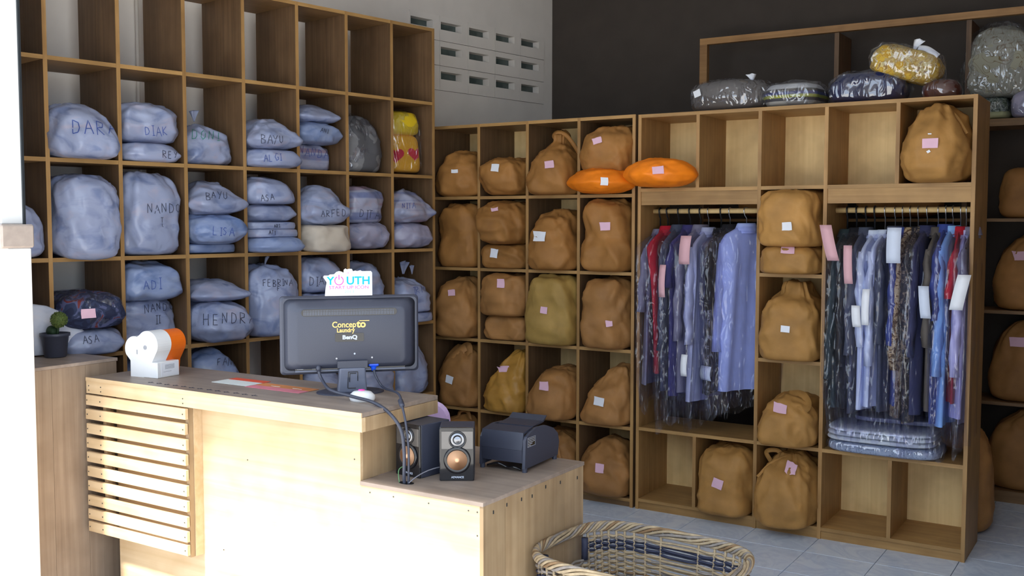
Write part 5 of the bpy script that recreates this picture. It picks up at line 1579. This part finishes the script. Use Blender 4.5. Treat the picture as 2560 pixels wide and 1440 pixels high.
for k, (a, b_) in enumerate(((-.094, -.05), (-.094, -.05), (-.094, -.05), (-.094, -.066), (-.094, -.075))):
    lb.box(.0825, .0827, a, b_, .101 - k * .005, .1025 - k * .005)
for r_ in ((-.098, -.045, .0775, .0785), (-.098, -.045, .1055, .1065), (-.098, -.097, .0785, .1055), (-.046, -.045, .0785, .1055)):
    lb.box(.0825, .0827, *r_)
q = lb.build('label_print', M['silver'], pt); q['kind'] = 'stuff'
MB().tube(bez([(-.06, -.100, .008), (-.02, -.108, .02), (.01, -.098, .008), (.04, -.112, .014), (.06, -.10, .006)], 8), .004, 6).build('tucked_cable', M['gloss'], pt, True)

# lilac plastic chair back behind the desk end
M['lilacplastic'] = plain('lilac_plastic', (.62, .42, .68), .35, .5)
ch = empty('plastic_chair', (1.005, -1.63, -.0), R(35)); tag(ch, 'lilac plastic chair back just showing behind the desk end', 'chair')
loftrect([(-.11, .11, .50, .755, .07, 0), (-.12, .12, .49, .765, .07, .006), (-.11, .11, .50, .755, .07, .014)], 'backrest', M['lilacplastic'], ch)
B('seat', M['lilacplastic'], ch, -.16, .16, .02, .33, .42, .44, c=.008)
for x in (-.14, .14):
    for y in (.04, .31):
        MB().tube([(x, y, 0), (x * .93, y, .42)], .014, 10).build('leg', M['lilacplastic'], ch)
for x in (-.07, .07):
    B('back_support', M['lilacplastic'], ch, x - .014, x + .014, .008, .024, .43, .52)

# potted ball plant on the low cabinet
pp_ = empty('potted_plant', (-.252, -2.196, .8935)); tag(pp_, 'round green ball topiary in a black pot on the low cabinet', 'plant')
MB().lathe([(.036, 0), (.039, .004), (.048, .078), (.053, .079), (.053, .090), (.048, .090), (.045, .080)], 28).build('pot', M['black'], pp_, True)
M['soil'] = plain('dark_soil', (.02, .018, .014), .9, .1, var=.3, scale=120)
M['leafball'] = pattern('green_ball_leaves', [(.05, .085, .02), (.12, .16, .04), (.085, .12, .03), (.17, .17, .06)], 160)
MB().lathe([(.0455, .078), (.02, .083), (.004, .085)], 20).build('soil', M['soil'], pp_, True)
M['stemg'] = plain('dark_green_stem', (.02, .045, .018), .6, .3)
v, f = softbody(.05, .045, .035, 'dome', (0, 0), 0, 301, .008, n=20, m=14)
mesh('moss', [(a - .012, b_, c + .082) for a, b_, c in v], f, pp_, M['stemg'], True)
MB().tube([(.014, 0, .08), (.018, 0, .095), (.022, 0, .115)], [.005, .0045, .004], 8).build('stem', M['stemg'], pp_, True)
bl = MB()
rb = random.Random(12)
cb = Vector((.024, .002, .140))
for k in range(900):
    z = 1 - 2 * (k + .5) / 900; a = k * 2.39996
    d = Vector((math.sqrt(1 - z * z) * math.cos(a), math.sqrt(1 - z * z) * math.sin(a), z))
    s = d.orthogonal().normalized(); tt = d.cross(s)
    ra = rb.uniform(0, 6.28); s2 = s * math.cos(ra) + tt * math.sin(ra); t2 = d.cross(s2)
    p = cb + d * .026
    L = rb.uniform(.004, .0075)
    bl.add([p - s2 * .002, p + s2 * .002, p + d * L + t2 * .003, ], [(0, 1, 2)])
q = bl.build('leaves', M['leafball'], pp_); q['kind'] = 'stuff'
me_ = MB().lathe([(.001, -.0275)] + [(.0275 * math.cos(R(a)), .0275 * math.sin(R(a))) for a in range(-80, 81, 10)] + [(.001, .0275)], 24, tuple(cb))
me_.build('ball', M['leafball'], pp_, True)

# ---------------------------------------------------------------- wicker basket
BC = (1.955, -1.775); BHX, BHY, BH = .290, .235, .425
bk = empty('wicker_basket', (BC[0], BC[1], 0), R(-5)); tag(bk, 'large rectangular wicker basket with a dark band standing on the tiles', 'basket')
M['wick'] = [plain('pale_cane', (.40, .31, .20), .6, .3, var=.25, scale=50), plain('grey_cane', (.25, .22, .20), .6, .3, var=.3, scale=50),
             plain('brown_cane', (.24, .15, .08), .6, .3, var=.3, scale=50), plain('navy_cane', (.035, .04, .075), .6, .3, var=.3, scale=50)]
def foot_(t, k):
    """rounded rectangle of scale k at parameter t in 0..1"""
    a = 2 * math.pi * t
    c, s = math.cos(a), math.sin(a)
    e = 2 / 3.6
    return (BHX * k * math.copysign(abs(c) ** e, c), BHY * k * math.copysign(abs(s) ** e, s))
NS = 44
HA, HB = .485 - .035, .485 + .035      # the hand hole sits in the short left side
def inhole(t, z, lo=.325, hi=.385):
    return abs(t - .5) < .042 and lo < z < hi
rows = 46
rb = random.Random(5)
weave = [MB(), MB(), MB(), MB()]
for r in range(rows):
    z = .012 + r * (BH - .045) / rows
    k = .84 + .16 * (z / BH) ** .8
    band = .335 < z < .368 or .08 < z < .12
    steps = NS * 6
    mi = 3 if band else rb.choice([0, 0, 1, 0, 1, 2])
    seg = []
    for i in range(steps + 1):
        t = (i / steps) % 1.0
        if i % 37 == 36 and not band:
            if len(seg) > 2:
                weave[mi].tube(seg, .0042, 5, False)
                seg = seg[-1:]
            mi = rb.choice([0, 0, 1, 0, 1, 2, 3 if rb.random() < .25 else 0])
        if inhole(t, z):
            if len(seg) > 2:
                weave[mi].tube(seg, .0042, 5)
            seg = []
            continue
        x, y = foot_(t, k)
        n_ = Vector((x / BHX ** 2, y / BHY ** 2, 0)).normalized()
        off = .0055 * math.cos(math.pi * (i / 6 + r))
        seg.append((x + n_.x * off, y + n_.y * off, z + .0012 * math.sin(i * .7 + r)))
    if len(seg) > 2:
        weave[mi].tube(seg, .0042, 5, False)
for wv, mt, nm in zip(weave, M['wick'], ('pale_weave', 'grey_weave', 'brown_weave', 'navy_weave')):
    q = wv.build(nm, mt, bk, True); q['kind'] = 'stuff'
for i in range(NS):
    t = (i + .5) / NS
    pts_ = []
    for j in range(9):
        z = j / 8 * (BH - .02)
        k = .84 + .16 * (z / BH) ** .8
        x, y = foot_(t, k)
        pts_.append((x, y, z))
    if inhole(t, .35):
        pts_ = [p for p in pts_ if p[2] < .32]
    MB().tube(pts_, .0042, 6).build('stake', M['wick'][0], bk, True)
for ph_, mt in ((0, 0), (.9, 1), (1.8, 0), (2.7, 2), (3.6, 0), (4.5, 1), (5.4, 0)):
    ptsr = []
    for i in range(241):
        t = i / 240
        x, y = foot_(t, 1.005)
        n_ = Vector((x / BHX ** 2, y / BHY ** 2, 0)).normalized()
        a = t * 2 * math.pi * 11 + ph_
        ptsr.append((x + n_.x * .008 * math.cos(a), y + n_.y * .008 * math.cos(a), BH - .012 + .013 * math.sin(a)))
    MB().tube(ptsr, .0046, 6, False).build('rim_strand', M['wick'][mt], bk, True)
bm = MB()
bm.prism([(0, 0)], 0, 0) if False else None
v = [(0, 0, .012)] + [foot_(i / 48, .835) + (.012,) for i in range(48)]
mesh('basket_bottom', v, [(0, 1 + i, 1 + (i + 1) % 48) for i in range(48)], bk, M['wick'][1])
for sgn in (-1, 1):
    ct = .5 + sgn * .043
    x, y = foot_(ct, .965)
    MB().tube([(x, y, .318), (x, y, .352), (x, y, .388)], .011, 10).build('hole_binding', M['wick'][3], bk, True)
